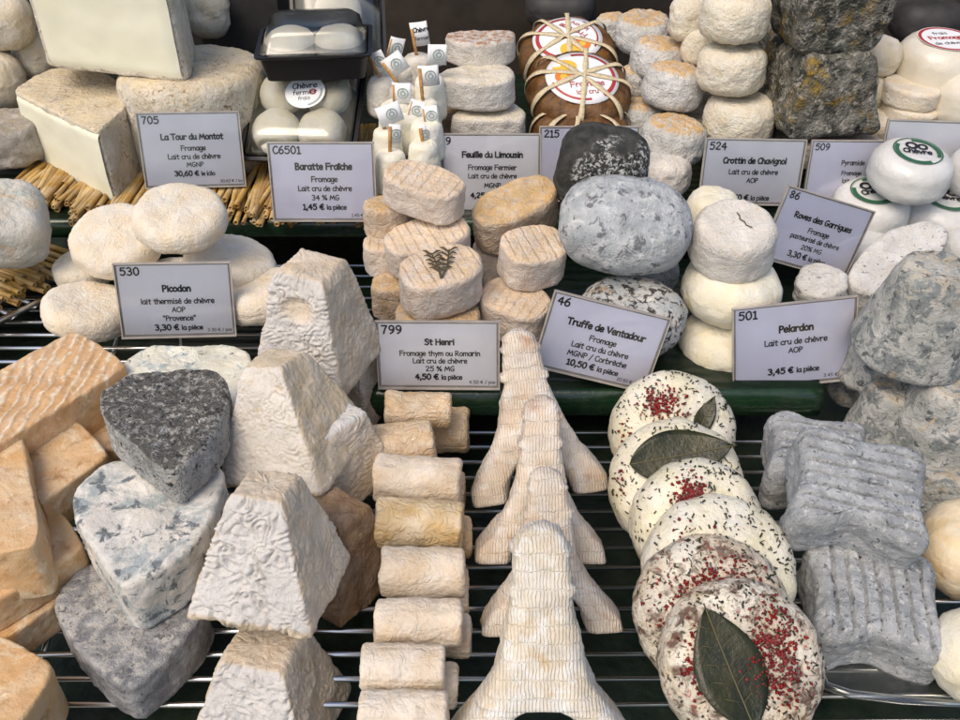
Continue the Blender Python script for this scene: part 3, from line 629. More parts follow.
# ------------------------------------------------------------------ black trays of fresh cheese
def black_tray(label, u, v, y, w, d, h, rot, sticker, balls, blabel):
    k = kk(v, y); W, D, H = w * k, d * k, h * k
    mb = MB()
    def rr(wx, wy, z, r=.6, n=6):
        P = []
        for cx, cy, a0 in ((1, 1, 0), (-1, 1, 90), (-1, -1, 180), (1, -1, 270)):
            for i in range(n): a = R(a0 + 90 * i / (n - 1)); P.append((cx * (wx/2 - r) + r * math.cos(a), cy * (wy/2 - r) + r * math.sin(a), z))
        return P
    mb.loft([rr(W*.84, D*.84, 0), rr(W*.92, D*.92, H*.9), rr(W, D, H), rr(W, D, H + .18), rr(W*.93, D*.93, H + .2), rr(W*.90, D*.90, H*.85), rr(W*.80, D*.80, .25)])
    o = mb.build('black_tray', M['black']); put(o, at(u, v, y), rot); tag(o, label, 'tray', 'black trays of fresh cheese')
    lb = MB(); lb.loft([rr(W*.90, D*.90, H + .22), rr(W*.85, D*.85, H + .3), rr(W*.80, D*.80, H + 1.7, .9), rr(W*.70, D*.72, H + 2.2, 1.1), rr(W*.5, D*.55, H + 2.3, 1.1)])
    l = lb.build('clear_lid', M['lid'], o, True)
    if sticker:
        st = MB(); dot(st, 0, 0, 1.95, z=0); s = st.build('round_sticker', M['flagpaper'], l); s.location = Vector((sticker[0], sticker[1], H + 2.38)) * CM; s.rotation_euler = (0, 0, R(8))
        tx = MB(); write(tx, 'Chèvre', -1.25, .45, .085, .6, .012); write(tx, 'fermier', -1.2, -.3, .075, .5, .012); write(tx, 'frais', -.7, -.95, .06, .45, .012); tx.build('print', M['ink'], s)
        gx = MB(); ring(gx, 0, 0, 1.6, .2, .011, a0=-80, a1=10); gx.build('green_arc', M['blue_ink'], s)
        rx = MB(); ring(rx, .75, -.05, .28, .14, .012); rx.build('red_mark', M['red_ink'], s)
    Mx = o.matrix_basis.copy()
    for i, (bx, by, br) in enumerate(balls):
        b = body('fresh_cheese', ellipse(br, br * 1.05, 56), br * 1.2, edge=br * .55, mat=M['baratte'], amp=.08)
        eu = Euler([R(a) for a in rot]); pos = at(u, v, y) + eu.to_matrix() @ Vector((bx, by, .3 + br * .7)); put(b, pos, rot)
        tag(b, blabel[i], 'cheese', 'fresh white cheeses in the black trays')
    return o
black_tray('open-fronted black tray with clear lid and round sticker, propped behind its label', 307, 124, 86.5, 114, 112, 14, (30, 0, -4), (.5, .9),
  [(-2.25, -2.5, 2.35), (2.25, -2.4, 2.35), (-2.25, 2.1, 2.35), (2.25, 2.1, 2.35)],
  ['white fresh cheese under the round sticker, lower left in the propped tray', 'white fresh cheese under the round sticker, lower right in the propped tray', 'white fresh cheese in the propped tray, upper left by the sticker', 'white fresh cheese in the propped tray, upper right by the sticker'])
black_tray('black tray lying flat with domed clear lid on top of the propped one', 318, 66, 88, 112, 80, 24, (4, 0, 5), None,
  [(-2.35, 0, 2.5), (2.35, 0, 2.5)], ['white fresh cheese at left in the flat black tray under the domed lid', 'white fresh cheese at right in the flat black tray under the domed lid'])
black_tray('dim black tray standing behind the others against the dark back', 340, 20, 102, 92, 90, 20, (58, 0, 4), None, [(0, 0, 2.6)], ['pale cheese dimly seen in the rearmost black tray'])
# ------------------------------------------------------------------ little churn cheeses with flags
FG = 'small white cheeses carrying paper flags'
def flag_cheese(label, u, v, y, w, h, mat, fu, fv, fw=22, turn=0, big=False, fan=0):
    k = kk(v, y); r = w * k / 2; H = h * k
    o = body('flag_cheese', ellipse(r, r, 64), H, edge=r * .35, taper=.8, bulge=.06, amp=.09, mat=M[mat]); base = at(u, v, y); put(o, base); tag(o, label, 'cheese', FG)
    tip = at(fu, fv, y) - base; b0 = Vector((0, 0, H / 2 - .6)); d = (tip - b0).normalized()
    sk = MB(); sk.tube([b0, tip + d * (.35 if not big else .1)], .17, 8); s = sk.build('skewer', M['wood'], o, True)
    W, Hh = fw * k, (20 if not big else 23) * k; X = Vector((math.cos(R(turn)), math.sin(R(turn)), 0)); X = (X - d * X.dot(d)).normalized(); Nn = X.cross(d)
    def bend(x, y_, off=0.0):
        t = x / W; return tip + X * x + d * (y_ - Hh * .7) + Nn * (math.sin(t * 3.0 + fan) * .22 * W * .5 + off) 
    V, Fc = [], []; n = 10
    for i in range(n + 1):
        for j in (0, 1):
            V.append(bend((i / n - .1) * W, j * Hh))
    for i in range(n): Fc.append((2*i, 2*i + 2, 2*i + 3, 2*i + 1))
    f = link('paper_flag', raw('paper_flag', V, Fc), M['flagpaper'], s)
    f.modifiers.new('thickness', 'SOLIDIFY').thickness = .02 * CM
    e = MB()
    if big:
        write(e, 'Chèvre', W * .04, Hh * .6, W / 30, .75, bend=lambda a, b: bend(a, b, .05)); write(e, 'fermier', W * .06, Hh * .25, W / 36, .5, bend=lambda a, b: bend(a, b, .05)); e.build('lettering', M['ink'], f)
    else:
        cx, cy, q = W * .48, Hh * .5, Hh * .25
        bf = lambda a, b: bend(a, b, .05)
        ring(e, cx, cy, q, q * .22, n=24, bend=bf); ring(e, cx, cy, q * .45, q * .25, n=16, bend=bf); dot(e, cx, cy + q * .8, q * .14, n=8, bend=bf)
        e.build('emblem', M['blue_ink'], f)
    return o
flag_cheese('greyish churn cheese at the back bearing the largest printed flag', 418, 72, 92, 34, 34, 'baratte_grey', 412, 30, 17, 4, True)
flag_cheese('churn cheese at the rear left whose flag is near the black tray lid', 385, 78, 92, 24, 30, 'baratte', 391, 42, 15, 8, False, 1)
flag_cheese('greyish churn cheese at left whose square flag hangs leftward', 384, 96, 88, 36, 38, 'baratte_grey', 371, 60, 16, -6)
flag_cheese('churn cheese behind the two front flags at left', 404, 104, 86, 32, 38, 'baratte_grey', 385, 66, 22, 4)
flag_cheese('churn cheese whose blank curled flag points right beside the half-moon cheeses', 430, 98, 86, 34, 44, 'baratte', 430, 50, 18, -8, False, 2)
flag_cheese('churn cheese whose flag with a round emblem leans right', 424, 122, 83, 36, 44, 'baratte', 420, 72, 20, 6)
flag_cheese('churn cheese whose tilted flag stands midway up the cluster', 396, 124, 83, 36, 44, 'baratte', 394, 88, 19, -10, False, .5)
flag_cheese('butter-yellow churn cheese at front left with a wavy flag', 388, 150, 79, 32, 44, 'baratte', 379, 113, 24, 6, False, 1)
flag_cheese('butter-yellow churn cheese at front left, nearest the white label, with a folded flag', 391, 172, 77, 34, 44, 'baratte', 390, 130, 12, 12)
flag_cheese('butter-yellow churn cheese at front right with a rolled blank flag', 427, 140, 80, 36, 40, 'baratte', 424, 112, 15, -16, False, 2)
flag_cheese('butter-yellow churn cheese at front right with a narrow edge-on flag', 424, 160, 78, 34, 40, 'baratte', 421, 132, 7, 30)
flag_cheese('small churn cheese at the rear between the two back flags', 402, 84, 91, 28, 34, 'baratte_grey', 434, 62, 14, 20)
flag_cheese('small churn cheese in the middle whose flag hangs just left of the tall skewers', 408, 134, 81.5, 30, 40, 'baratte', 412, 104, 15, -20, False, 1.5)
# ------------------------------------------------------------------ half-moon cheeses
HM = 'half-moon cheeses stacked behind their label'
MOON = [(-.5, -.18), (-.46, -.26), (.2, -.26), (.44, -.24), (.5, -.1), (.46, .12), (.3, .3), (.05, .36), (-.2, .3), (-.4, .1)]
shape('half_moon_cheese', 'half-moon cheese with brown top, uppermost of its stack', HM, [(-.5,.1),(-.44,.26),(-.2,.34),(.3,.36),(.5,.32),(.5,.1),(.42,-.16),(.1,-.3),(-.25,-.24),(-.45,-.08)], 480, 50, 92, 72, 25, 'half_brown', amp=.12, edge=.15)
shape('half_moon_cheese', 'half-moon cheese in the middle of its stack under the brown-topped one', HM, [(-.5, -.1), (-.44, -.2), (.1, -.38), (.4, -.3), (.5, -.05), (.46, .2), (.25, .36), (0, .36), (-.25, .2)], 474, 87, 88, 84, 30, 'half', amp=.12, edge=.14)
shape('half_moon_cheese', 'half-moon cheese lowest of its stack, just above the white label', HM, [(-.5, -.2), (-.3, -.3), (.4, -.3), (.5, -.2), (.5, .12), (.3, .34), (.1, .36), (-.2, .2)], 486, 125, 87, 78, 30, 'half', amp=.12, edge=.14)
shape('half_moon_cheese', 'tan half-moon cheese squeezed behind the lower half-moons by the flags', HM, MOON, 452, 122, 90, 56, 34, 'henri_tan', amp=.12, edge=.15)
# ------------------------------------------------------------------ leaf-wrapped cheeses
def wrapped(label, u, v, y, w, h, rot, labelled=True, spin=0):
    k = kk(v, y); r = w * k / 2; H = h * k
    def crease(V, N):
        a = np.arctan2(V[:, 1], V[:, 0]); rr = np.hypot(V[:, 0], V[:, 1]) / r
        return .10 * np.sin(a * 7 + 3 * np.sin(a * 2 + spin)) * np.clip(rr, 0, 1) ** 2 + .16 * fbm(V * .55 + spin, 3, 3)
    o = body('leaf_wrapped_cheese', ellipse(r, r, 130), H, edge=H * .48, dome=.35, amp=.1, disp=crease, mat=M['leaf'], nz=10); put(o, at(u, v, y), rot)
    tag(o, label, 'cheese', 'cheeses wrapped in brown leaves')
    def prof(q):            # height of the surface at radius q
        e = H * .48; z = H / 2 + .3 * max(0, 1 - (q / (r - e * .6)) ** 2) if q < r - e else H / 2 - e + e * math.sqrt(max(0, 1 - ((q - r + e) / e) ** 2))
        return z
    if labelled:
        q = r * .70; V = [(0, 0, prof(0) + .14)]; Fc = []; n = 48
        for ring_ in (1, 2, 3, 4):
            for i in range(n):
                a = 2 * math.pi * i / n; V.append((q * ring_/4 * math.cos(a), q * ring_/4 * math.sin(a), prof(q * ring_/4) + .16))
        for i in range(n): Fc.append((0, 1 + i, 1 + (i + 1) % n))
        for g in range(3):
            for i in range(n): Fc.append((1 + g*n + i, 1 + (g+1)*n + i, 1 + (g+1)*n + (i+1) % n, 1 + g*n + (i+1) % n))
        L = link('round_label', raw('round_label', V, Fc), M['flagpaper'], o); L.rotation_euler = (0, 0, R(spin))
        L.modifiers.new('thickness', 'SOLIDIFY').thickness = .03 * CM
        bd = lambda off: (lambda x, y_: (x, y_, prof(math.hypot(x, y_)) + .16 + off))
        e = MB(); ring(e, 0, 0, q * .86, q * .10, n=50, a0=-60, a1=100, bend=bd(.05)); e.build('red_band', M['red_ink'], L)
        e = MB(); ring(e, 0, 0, q * .86, q * .05, n=50, a0=190, a1=275, bend=bd(.05))
        write(e, 'Fromage', -q * .42, -q * .42, q * .026, .5, bend=bd(.06)); write(e, 'lait cru', -q * .3, -q * .68, q * .02, .5, bend=bd(.06)); e.build('print', M['red_ink'], L)
        e = MB(); dot(e, -q * .42, q * .40, q * .34, q * .27, bend=bd(.04)); e.build('yellow_patch', M['yellow'], L)
        e = MB(); ring(e, -q * .52, 0, q * .17, q * .14, n=26, bend=bd(.07)); e.build('orange_seal', M['orange_print'], L)
        e = MB(); dot(e, -q * .52, 0, q * .12, bend=bd(.065)); e.build('seal_centre', M['yellow'], L)
    rf = MB()
    for a0, off in ((20, .1), (75, -.2), (128, .15), (165, -.1)):
        a = R(a0 + spin); V = []; n = 36
        for i in range(n + 1):
            s = (i / n * 2 - 1); e = H * .48; Lf = r - e
            arc = e * math.pi / 2; full = Lf + arc * 1.7; t = abs(s) * full
            if t < Lf: q, z = t, H/2 + .30 * max(0, 1 - (t / Lf) ** 2)
            else: th = (t - Lf) / e; q, z = Lf + e * math.sin(th), H/2 - e + e * math.cos(th)
            q += .22 * min(1, t / Lf) ; z += .30 
            if t > Lf: z -= .2 * (t - Lf) / (arc * 1.7); q += .05
            q *= (1 if s > 0 else -1)
            d = np.array((math.cos(a), math.sin(a))); pn = np.array((-d[1], d[0])); wd = .26 + .05 * math.sin(i)
            for sg in (-1, 1): p = d * q + pn * (off + sg * wd * (.6 if abs(s) < .1 else 1)); V.append((p[0], p[1], z))
        rf.add(V, [(2*i, 2*i + 1, 2*i + 3, 2*i + 2) for i in range(n)])
    b = rf.build('raffia_tie', M['raffia'], o, True); b.modifiers.new('thickness', 'SOLIDIFY').thickness = .05 * CM
    return o
wrapped('leaf-wrapped cheese with round label tied in raffia, at the rear', 567, 57, 100, 98, 40, (20, -4, 0), True, 140)
wrapped('leaf-wrapped cheese with round label tied in raffia, nearer the front', 579, 95, 92, 104, 42, (22, 3, 0), True, 10)
wrapped('unlabelled leaf-wrapped cheese lying beneath the front labelled one', 580, 132, 89, 98, 40, (0, 0, 0), False, 60)
# ------------------------------------------------------------------ crinkled cheeses
CK = 'crinkled cheeses with tan tops'
def crinkle(label, u, v, y, w, h, rot=(0, 0, 0), mat='crinkle'):
    return disc('crinkled_cheese', label, CK, u, v, y, w, h, mat, rot=rot, edge=.28, taper=.92, bulge=.06, amp=.16, freq=1.0, fine=.05, n=100)
crinkle('crinkled tan-topped cheese highest at the rear of its row', 643, 32, 100, 54, 34, (4, 0, 0))
crinkle('crinkled tan-topped cheese second from the rear of its row', 658, 58, 96, 54, 36, (4, 4, 40))
crinkle('crinkled bluish cheese, whitest of its row, third from the rear', 673, 86, 91, 60, 40, (6, 6, 80))
crinkle('crinkled tan-topped cheese at the front of its row, below the whitest one', 673, 139, 86, 64, 38, (6, -4, 120))
crinkle('pale wrinkled cheese at the foot of the crinkled row beside the charcoal one', 664, 174, 82, 52, 34, (0, 0, 0), 'pelardon_top')
crinkle('shaded crinkled cheese beside the leaf-wrapped ones, upper of two', 634, 82, 96, 34, 30)
crinkle('shaded crinkled cheese beside the leaf-wrapped ones, lower of two', 640, 118, 92, 44, 34)
crinkle('dim bluish crinkled cheese far behind next to the leaf-wrapped ones', 612, 30, 108, 34, 30)
# ------------------------------------------------------------------ white crottins
CR = 'white drum cheeses stacked at the back'
def crottin(label, u, v, y, w=66, h=44): return disc('drum_cheese', label, CR, u, v, y, w, h, 'crottin', edge=.27, bulge=.06, taper=.97, amp=.14, freq=.8, fine=.06, n=110)
crottin('white drum cheese at the top of the front stack, cut by the picture edge', 735, 16, 89, 66, 42)
crottin('white drum cheese in the middle of the front stack', 731, 68, 88.4, 65, 42)
crottin('white drum cheese at the bottom of the front stack over its label', 739, 118, 87.6, 68, 42)
crottin('white drum cheese at the upper left behind the front stack', 690, 18, 95, 40, 42)
crottin('white drum cheese wedged between the stack and the crinkled ones', 703, 44, 94, 42, 38)
crottin('cream drum cheese in shade low behind the front stack', 700, 92, 95, 46, 40)
crottin('cream drum cheese in shade behind the lowest of the front stack', 696, 132, 93, 44, 38)
# ------------------------------------------------------------------ dark pyramids
DP = 'dark mottled pyramid cheeses'
def pyr(name, label, group, u, v, y, b, h, mat, taper=.5, rot=(0, 0, 0), edge=.16, attr=None, dep=1.0, n=128, nz=26, amp=.16, cat='cheese', freq=.5, **kw):
    k = kk(v, y); P = fine_sq() * b * k * np.array((1, dep)); H = h * k
    o = body(name, resample(P, n, 2), H, edge=edge * H, taper=taper, mat=M[mat], attr=attr, nz=nz, amp=amp, freq=freq, **kw)
    put(o, at(u, v, y), rot); tag(o, label, cat, group); return o
pyr('dark_pyramid_cheese', 'dark mottled pyramid cheese upside down on top of another', DP, 829, 6, 88, 78, 76, 'dark_pyr', 1.28, (0, 0, 6), amp=.3)
pyr('dark_pyramid_cheese', 'dark mottled pyramid cheese with ochre patch, standing wide side down', DP, 820, 84, 87, 100, 78, 'dark_pyr', .68, (0, 0, 8), amp=.3)
pyr('dark_pyramid_cheese', 'dark grey flat cheese lowest under the mottled pyramids', DP, 828, 140, 87, 84, 26, 'slate', .95, (0, 0, 4), amp=.2)
pyr('dark_pyramid_cheese', 'black shaded pyramid cheese behind the mottled ones at left', DP, 782, 70, 95, 64, 90, 'dark_pyr', .8, (0, 0, 20), amp=.3)
pyr('dark_pyramid_cheese', 'black shaded pyramid cheese behind the lowest drum cheese', DP, 768, 120, 93, 56, 44, 'dark_pyr', .9, (0, 0, 20), amp=.3)
# ------------------------------------------------------------------ back right
BR = 'cream cheeses at the back right'
disc('round_cheese', 'cream round cheese, highest just right of the dark pyramids', BR, 880, 56, 92, 42, 34, 'cream', rot=(16, 8, 0), amp=.14)
disc('round_cheese', 'cream round cheese, middle one right of the dark pyramids', BR, 868, 92, 91, 38, 34, 'cream', rot=(0, 6, 0), amp=.14)
disc('round_cheese', 'cream round cheese, lowest one right of the dark pyramids', BR, 872, 126, 89, 46, 34, 'cream', amp=.14)
disc('flat_cheese', 'flat cream disc, upper of two stacked before the glossy cheeses', BR, 910, 93, 89, 56, 20, 'picodon', rot=(2, 4, 0), edge=.2, amp=.08)
disc('flat_cheese', 'flat cream disc, lower of two stacked before the glossy cheeses', BR, 908, 114, 88.6, 54, 21, 'picodon', rot=(2, 6, 0), edge=.2, amp=.08)
def glossy(label, u, v, y, w, h, mat, stamp, rot=(0, 0, 0), group='glossy wrapped white cheeses'):
    o = disc('glossy_cheese', label, group, u, v, y, w, h, mat, rot=rot, edge=.34, bulge=.04, taper=.9, amp=.07, freq=.6, fine=.015, n=100, disp=lambda V, N: .035 * np.sin(np.arctan2(V[:, 1], V[:, 0]) * 46) * (abs(N[:, 2]) < .5))
    k = kk(v, y); r = w * k / 2; z = h * k / 2 + .10
    if stamp == 'green':
        e = MB(); ring(e, 0, 0, r * .58, r * .035, z); ring(e, 0, 0, r * .50, r * .10, z + .002, a0=150, a1=300); ring(e, 0, 0, r * .50, r * .10, z + .002, a0=-20, a1=100)
        q = e.build('green_stamp', M['green_ink'], o)
        e = MB(); write(e, 'Chèvre', -r * .36, -r * .1, r * .024, .8, z + .004); ring(e, -r * .12, r * .24, r * .12, r * .07, z + .004); ring(e, r * .14, r * .22, r * .10, r * .06, z + .004); e.build('stamp_lettering', M['ink'], o)
    if stamp == 'red':
        e = MB(); dot(e, 0, 0, r * .66, z=z); q = e.build('paper_disc', M['flagpaper'], o)
        e = MB(); ring(e, 0, 0, r * .6, r * .08, z + .006); write(e, 'Fromage', -r * .42, -r * .02, r * .023, .8, z + .008); e.build('red_print', M['red_ink'], q)
        e = MB(); write(e, 'de chèvre', -r * .42, -r * .3, r * .018, .6, z + .008); write(e, 'frais', -r * .2, r * .24, r * .018, .6, z + .008); e.build('black_print', M['ink'], q)
    return o
glossy('big glossy cream cheese with red printed paper disc, at the back right', 938, 62, 92, 84, 46, 'rove_cream', 'red', (6, 0, 8))
glossy('glossy cream cheese cut by the right edge under the red printed one', 966, 101, 88, 64, 56, 'rove_cream', None)
glossy('glossy white cheese with green stamp, resting on two others', 910, 170, 76, 80, 42, 'rove', 'green', (8, 3, -10))
glossy('glossy white cheese with green stamp, lower left under the top one', 869, 210, 77, 76, 46, 'rove', 'green', (8, -6, 10))
glossy('glossy white cheese, lower right under the top stamped one', 938, 217, 77, 76, 46, 'rove', 'green', (8, 4, -10))
glossy('glossy white cheese cut by the right edge beside the top stamped one', 978, 172, 78, 60, 46, 'rove', None)
glossy('small glossy white cheese low behind the tilted label and the white ash cheese', 868, 252, 72, 56, 30, 'rove', None)
glossy('glossy white cheese at the right edge below the other white ones', 972, 250, 71, 56, 34, 'rove', None)
# things behind, their dimness put into a near-black colour
disc('round_cheese', 'grey cheese darkened in colour to look dim at the top right behind the glossy ones', None, 926, 20, 114, 66, 40, 'nearblack', e=3)
disc('round_cheese', 'grey cheese darkened in colour to look dim at the top, right of the leaf-wrapped ones', None, 560, 6, 117, 70, 34, 'nearblack', e=3)
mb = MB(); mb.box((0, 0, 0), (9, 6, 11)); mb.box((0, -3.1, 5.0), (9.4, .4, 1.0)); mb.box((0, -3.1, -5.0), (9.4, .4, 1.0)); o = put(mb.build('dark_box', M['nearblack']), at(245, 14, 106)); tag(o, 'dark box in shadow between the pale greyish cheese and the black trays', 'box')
# ================================================================== middle tray
SH = 'scored oval cheeses in the middle tray'
def scored(label, u, v, y, w, h, mat='henri', depth=.62, rot=(0, 0, 0), e=2.5):
    return disc('scored_cheese', label, SH, u, v, y, w, h, mat, depth=depth, rot=rot, e=e, edge=.12, amp=.10, freq=.8, fine=.04, n=120)
scored('scored oval cheese at the top of its stack, hiding part of a label', 424, 192, 66, 84, 36, 'henri', .60, (6, 8, -22))
scored('scored oval cheese in the middle of its stack under the top one', 428, 247, 64, 86, 38, 'henri', .62, (8, -6, 22))
o = scored('scored oval cheese bearing a herb sprig, at the front of its stack', 441, 282, 60, 84, 48, 'henri', .70, (10, -3, 26))
H_ = 48 * kk(282, 60) / 2 + .12
sp_ = MB(); kx = kk(282, 60)
for (x0, y0, x1, y1) in ((0, -1.7, -.75, 1.0), (0, -1.7, .65, 1.4)):
    sp_.tube([(x0, y0, H_), ((x0 + x1)/2 + .15, (y0 + y1)/2 - .3, H_ + .1), (x1, y1, H_ + .12)], [.09, .07, .05], 6)
    for t in (.25, .45, .62, .8, .95):
        bx, by = x0 + (x1 - x0) * t, y0 + (y1 - y0) * t
        for s in (-1, 1): sp_.tube([(bx, by, H_ + .08), (bx + s * .42, by + .22 + .2 * (t * 7 % 1), H_ + .14), (bx + s * .72, by + .2 + .35 * (t * 5 % 1), H_ + .1)], [.05, .09, .03], 5)
sp_.build('herb_sprig', M['thyme'], o, True).rotation_euler = (0, 0, R(-24))
scored('small scored cheese at the left of the stack, uppermost of three', 388, 218, 68, 48, 34, 'henri_tan', .8)
scored('small scored cheese at the left of the stack, middle of three', 386, 256, 66, 44, 34, 'henri', .8)
scored('small scored cheese at the left of the stack, lowest of three', 394, 297, 63, 44, 40, 'henri_tan', .8)
scored('pinkish scored cheese under the one with the sprig, just above the label', 438, 326, 59.5, 84, 36, 'henri_tan', .7)
scored('scored cheese hidden at the core of the oval stack', 446, 296, 66, 70, 60, 'henri', .7)
scored('tan oval cheese highest of the right-hand stack by the ash cheeses', 516, 215, 68, 92, 48, 'henri_tan', .55, (14, -12, 28), 2.3)
scored('scored cheese with wrinkled side, standing before the tan oval one', 532, 258, 63, 66, 42, 'henri', .85, (12, 0, 20), 2.6)
scored('pinkish scored cheese peeping out under the tan oval one', 492, 262, 68, 40, 40, 'henri', .8)
scored('pinkish scored cheese at the foot of the right-hand stack by the tilted label', 514, 312, 61, 72, 44, 'henri', .72, (10, 6, -26))
# ash cheeses
TR = 'ash-covered ball cheeses in the middle tray'
disc('ash_cheese', 'charcoal black cheese with white dusting, behind the big grey one', TR, 602, 168, 69, 98, 84, 'truffe_dark', depth=.72, rot=(14, 6, -8), e=2.8, edge=.3, taper=.84, amp=.18, freq=.5, n=120)
disc('ash_cheese', 'big smooth blue-grey oval cheese resting on the spotted one', TR, 625, 225, 63, 132, 62, 'truffe', depth=.78, rot=(32, 5, -2), e=2.5, edge=.48, amp=.2, freq=.45, n=140, dome=.3)
disc('ash_cheese', 'black and white spotted ash cheese under the big blue-grey one', TR, 630, 318, 60, 112, 66, 'truffe_spot', depth=.8, rot=(10, 0, 0), edge=.45, amp=.2, freq=.5, n=120)
disc('ash_cheese', 'greyish ash cheese in shade at right behind the spotted one', TR, 650, 272, 68, 56, 60, 'truffe', amp=.2, edge=.45)
# cream soft cheeses
PE = 'soft cream cheeses stacked in the middle tray'
disc('soft_cheese', 'dry white cheese with cracked top, topmost of its stack', PE, 733, 240, 63, 88, 48, 'pelardon_top', rot=(14, -2, 0), edge=.22, taper=.9, amp=.1, n=110)
o = bpy.context.scene.collection
disc('soft_cheese', 'buttery cream cheese in the middle of the stack under the cracked one', PE, 731, 289, 62.5, 98, 52, 'pelardon', rot=(4, 4, 0), edge=.46, amp=.16, freq=.6, n=110)
disc('soft_cheese', 'buttery cream cheese at the foot of the stack beside its label', PE, 724, 342, 61, 90, 48, 'pelardon', rot=(6, -8, 0), edge=.46, amp=.18, freq=.6, n=110)
disc('soft_cheese', 'buttery cream cheese peeping out behind the cracked one', PE, 712, 212, 70, 56, 44, 'pelardon', rot=(6, 0, 0), edge=.46, amp=.15, n=100)
# cracks on the dry top
cr_ = MB(); zt = 48 * kk(240, 63) / 2 + .14
P = [(.1, .95), (.25, .55), (.2, .2), (.5, -.15), (.55, -.5), (.95, -.8)]
for a, b in zip(P, P[1:]): cr_.tube([(*a, zt), (*b, zt)], .045, 5)
cr_.build('crack', M['thyme'], bpy.data.objects['soft_cheese'], True)
# ------------------------------------------------------------------ ash-white flat cheese and grey cones at the right
shape('ash_flat_cheese', 'long flat ash-white cheese leaning behind the foremost label at right', None, [(-.5, -.22), (-.2, -.34), (.2, -.2), (.5, .1), (.48, .26), (.25, .34), (-.1, .24), (-.42, .02)], 894, 270, 66, 122, 42, 'ash_white', (16, -12, 8), edge=.14, amp=.2, freq=.5, n=130)
disc('ash_flat_cheese', 'small dark-rimmed ash cheese between the tilted label and the long one', None, 820, 288, 64, 50, 26, 'ash_white', rot=(10, -10, 0), amp=.2, edge=.2)
CG = 'mottled grey cone cheeses at the right'
def cone(label, u, v, y, b, h, rot=(0, 0, 0), taper=.7, mat='cone'):
    return disc('cone_cheese', label, CG, u, v, y, b, h, mat, rot=rot, edge=.11, taper=taper, amp=.15, freq=.6, fine=.05, n=110, nz=24)
cone('tall mottled grey cone cheese, highest at the right edge', 924, 312, 54, 122, 104, (4, 3, 0), .62)
cone('mottled grey cone cheese at left behind the highest one', 890, 342, 57, 92, 92, (0, 4, 0), .62)
cone('pale mottled grey cone cheese below the highest one, at the right edge', 944, 416, 51, 116, 92, (4, 4, 0), .60)
cone('mottled grey cone cheese low between the label and the pale cone', 888, 416, 53, 84, 76, (0, 0, 0), .62)
cone('brown-topped grey cone cheese right beside the foremost label', 866, 362, 60, 66, 84, (0, 0, 0), .64)
cone('shaded grey cone cheese lowest at right under the pale cone', 942, 474, 49, 110, 60, (0, 0, 0), .8)

# ================================================================== front left: orange bricks
OB = 'orange washed-rind brick cheeses'
def brick(label, pix, zt, h, mat='orange_smooth', rot=(0, 0, 0), edge=.22):
    o = prism_at('brick_cheese', plan(pix, zt), zt, h, smooth=2, corner=.4, edge=edge, amp=.10, freq=.45, fine=.04, mat=M[mat], rot=rot, n=140, nd=16)
    tag(o, label, 'cheese', OB); return o
brick('ridged orange brick cheese with pale streaks, lying uppermost at left', [(-62, 408), (70, 329), (96, 340), (126, 361), (24, 427), (-80, 492)], 8.8, 4.0, 'orange', (0, 4, 0))
brick('smooth orange brick cheese in the middle, wedged beside the dark heart', [(22, 437), (76, 417), (110, 454), (38, 506)], 6.6, 3.0)
brick('long orange brick cheese standing at the left edge over the lower ones', [(-60, 392), (8, 384), (24, 440), (40, 528), (34, 548), (-60, 560)], 8.2, 4.4)
brick('orange brick cheese low at left beside the white heart', [(-50, 560), (34, 496), (54, 498), (86, 546), (0, 598), (-50, 620)], 5.0, 2.6)
brick('brownish brick cheese lowest under the one beside the white heart', [(-40, 610), (60, 556), (80, 574), (60, 600), (12, 636), (-40, 650)], 2.4, 2.4)
brick('orange brick cheese in the bottom left corner on the wire rack', [(-60, 650), (0, 632), (52, 662), (48, 684), (14, 730), (-60, 760)], 4.0, 3.9)
brick('small brown piece of brick cheese deep between the orange ones and the dark heart', [(70, 418), (108, 400), (118, 452), (96, 446)], 4.9, 3.2)
# hearts
HG = 'heart-shaped cheeses at the front left'
def heart(label, pix, zt, h, mat, rot=(0, 0, 0)):
    o = prism_at('heart_cheese', plan(pix, zt), zt, h, smooth=2, edge=.36, amp=.14, freq=.6, fine=.06, mat=M[mat], rot=rot, n=140, nd=18, nz=18)
    tag(o, label, 'cheese', HG); return o
heart('near-black heart cheese with white flecks, topmost of the heart stack', [(98, 402), (103, 388), (128, 372), (160, 369), (190, 366), (216, 368), (228, 380), (228, 404), (212, 438), (190, 458), (172, 472), (158, 466), (128, 440), (104, 422)], 11.0, 2.9, 'heart_dark')
heart('white heart cheese with blue-grey mould under the black one', [(70, 508), (72, 492), (86, 472), (112, 458), (150, 454), (200, 455), (226, 466), (218, 500), (200, 542), (160, 570), (122, 592), (100, 560), (80, 530)], 7.8, 4.1, 'heart_white')
heart('grey furry heart cheese on the wire rack, lowest of the heart stack', [(50, 604), (62, 582), (85, 562), (120, 558), (165, 566), (208, 594), (200, 620), (176, 650), (146, 676), (129, 690), (104, 676), (66, 638)], 3.6, 3.5, 'heart_grey')
heart('blue-white mouldy heart cheese half hidden behind the black one', [(112, 378), (128, 354), (158, 342), (184, 346), (200, 344), (228, 342), (256, 352), (252, 396), (200, 420), (130, 410)], 7.6, 4.6, 'heart_blue')
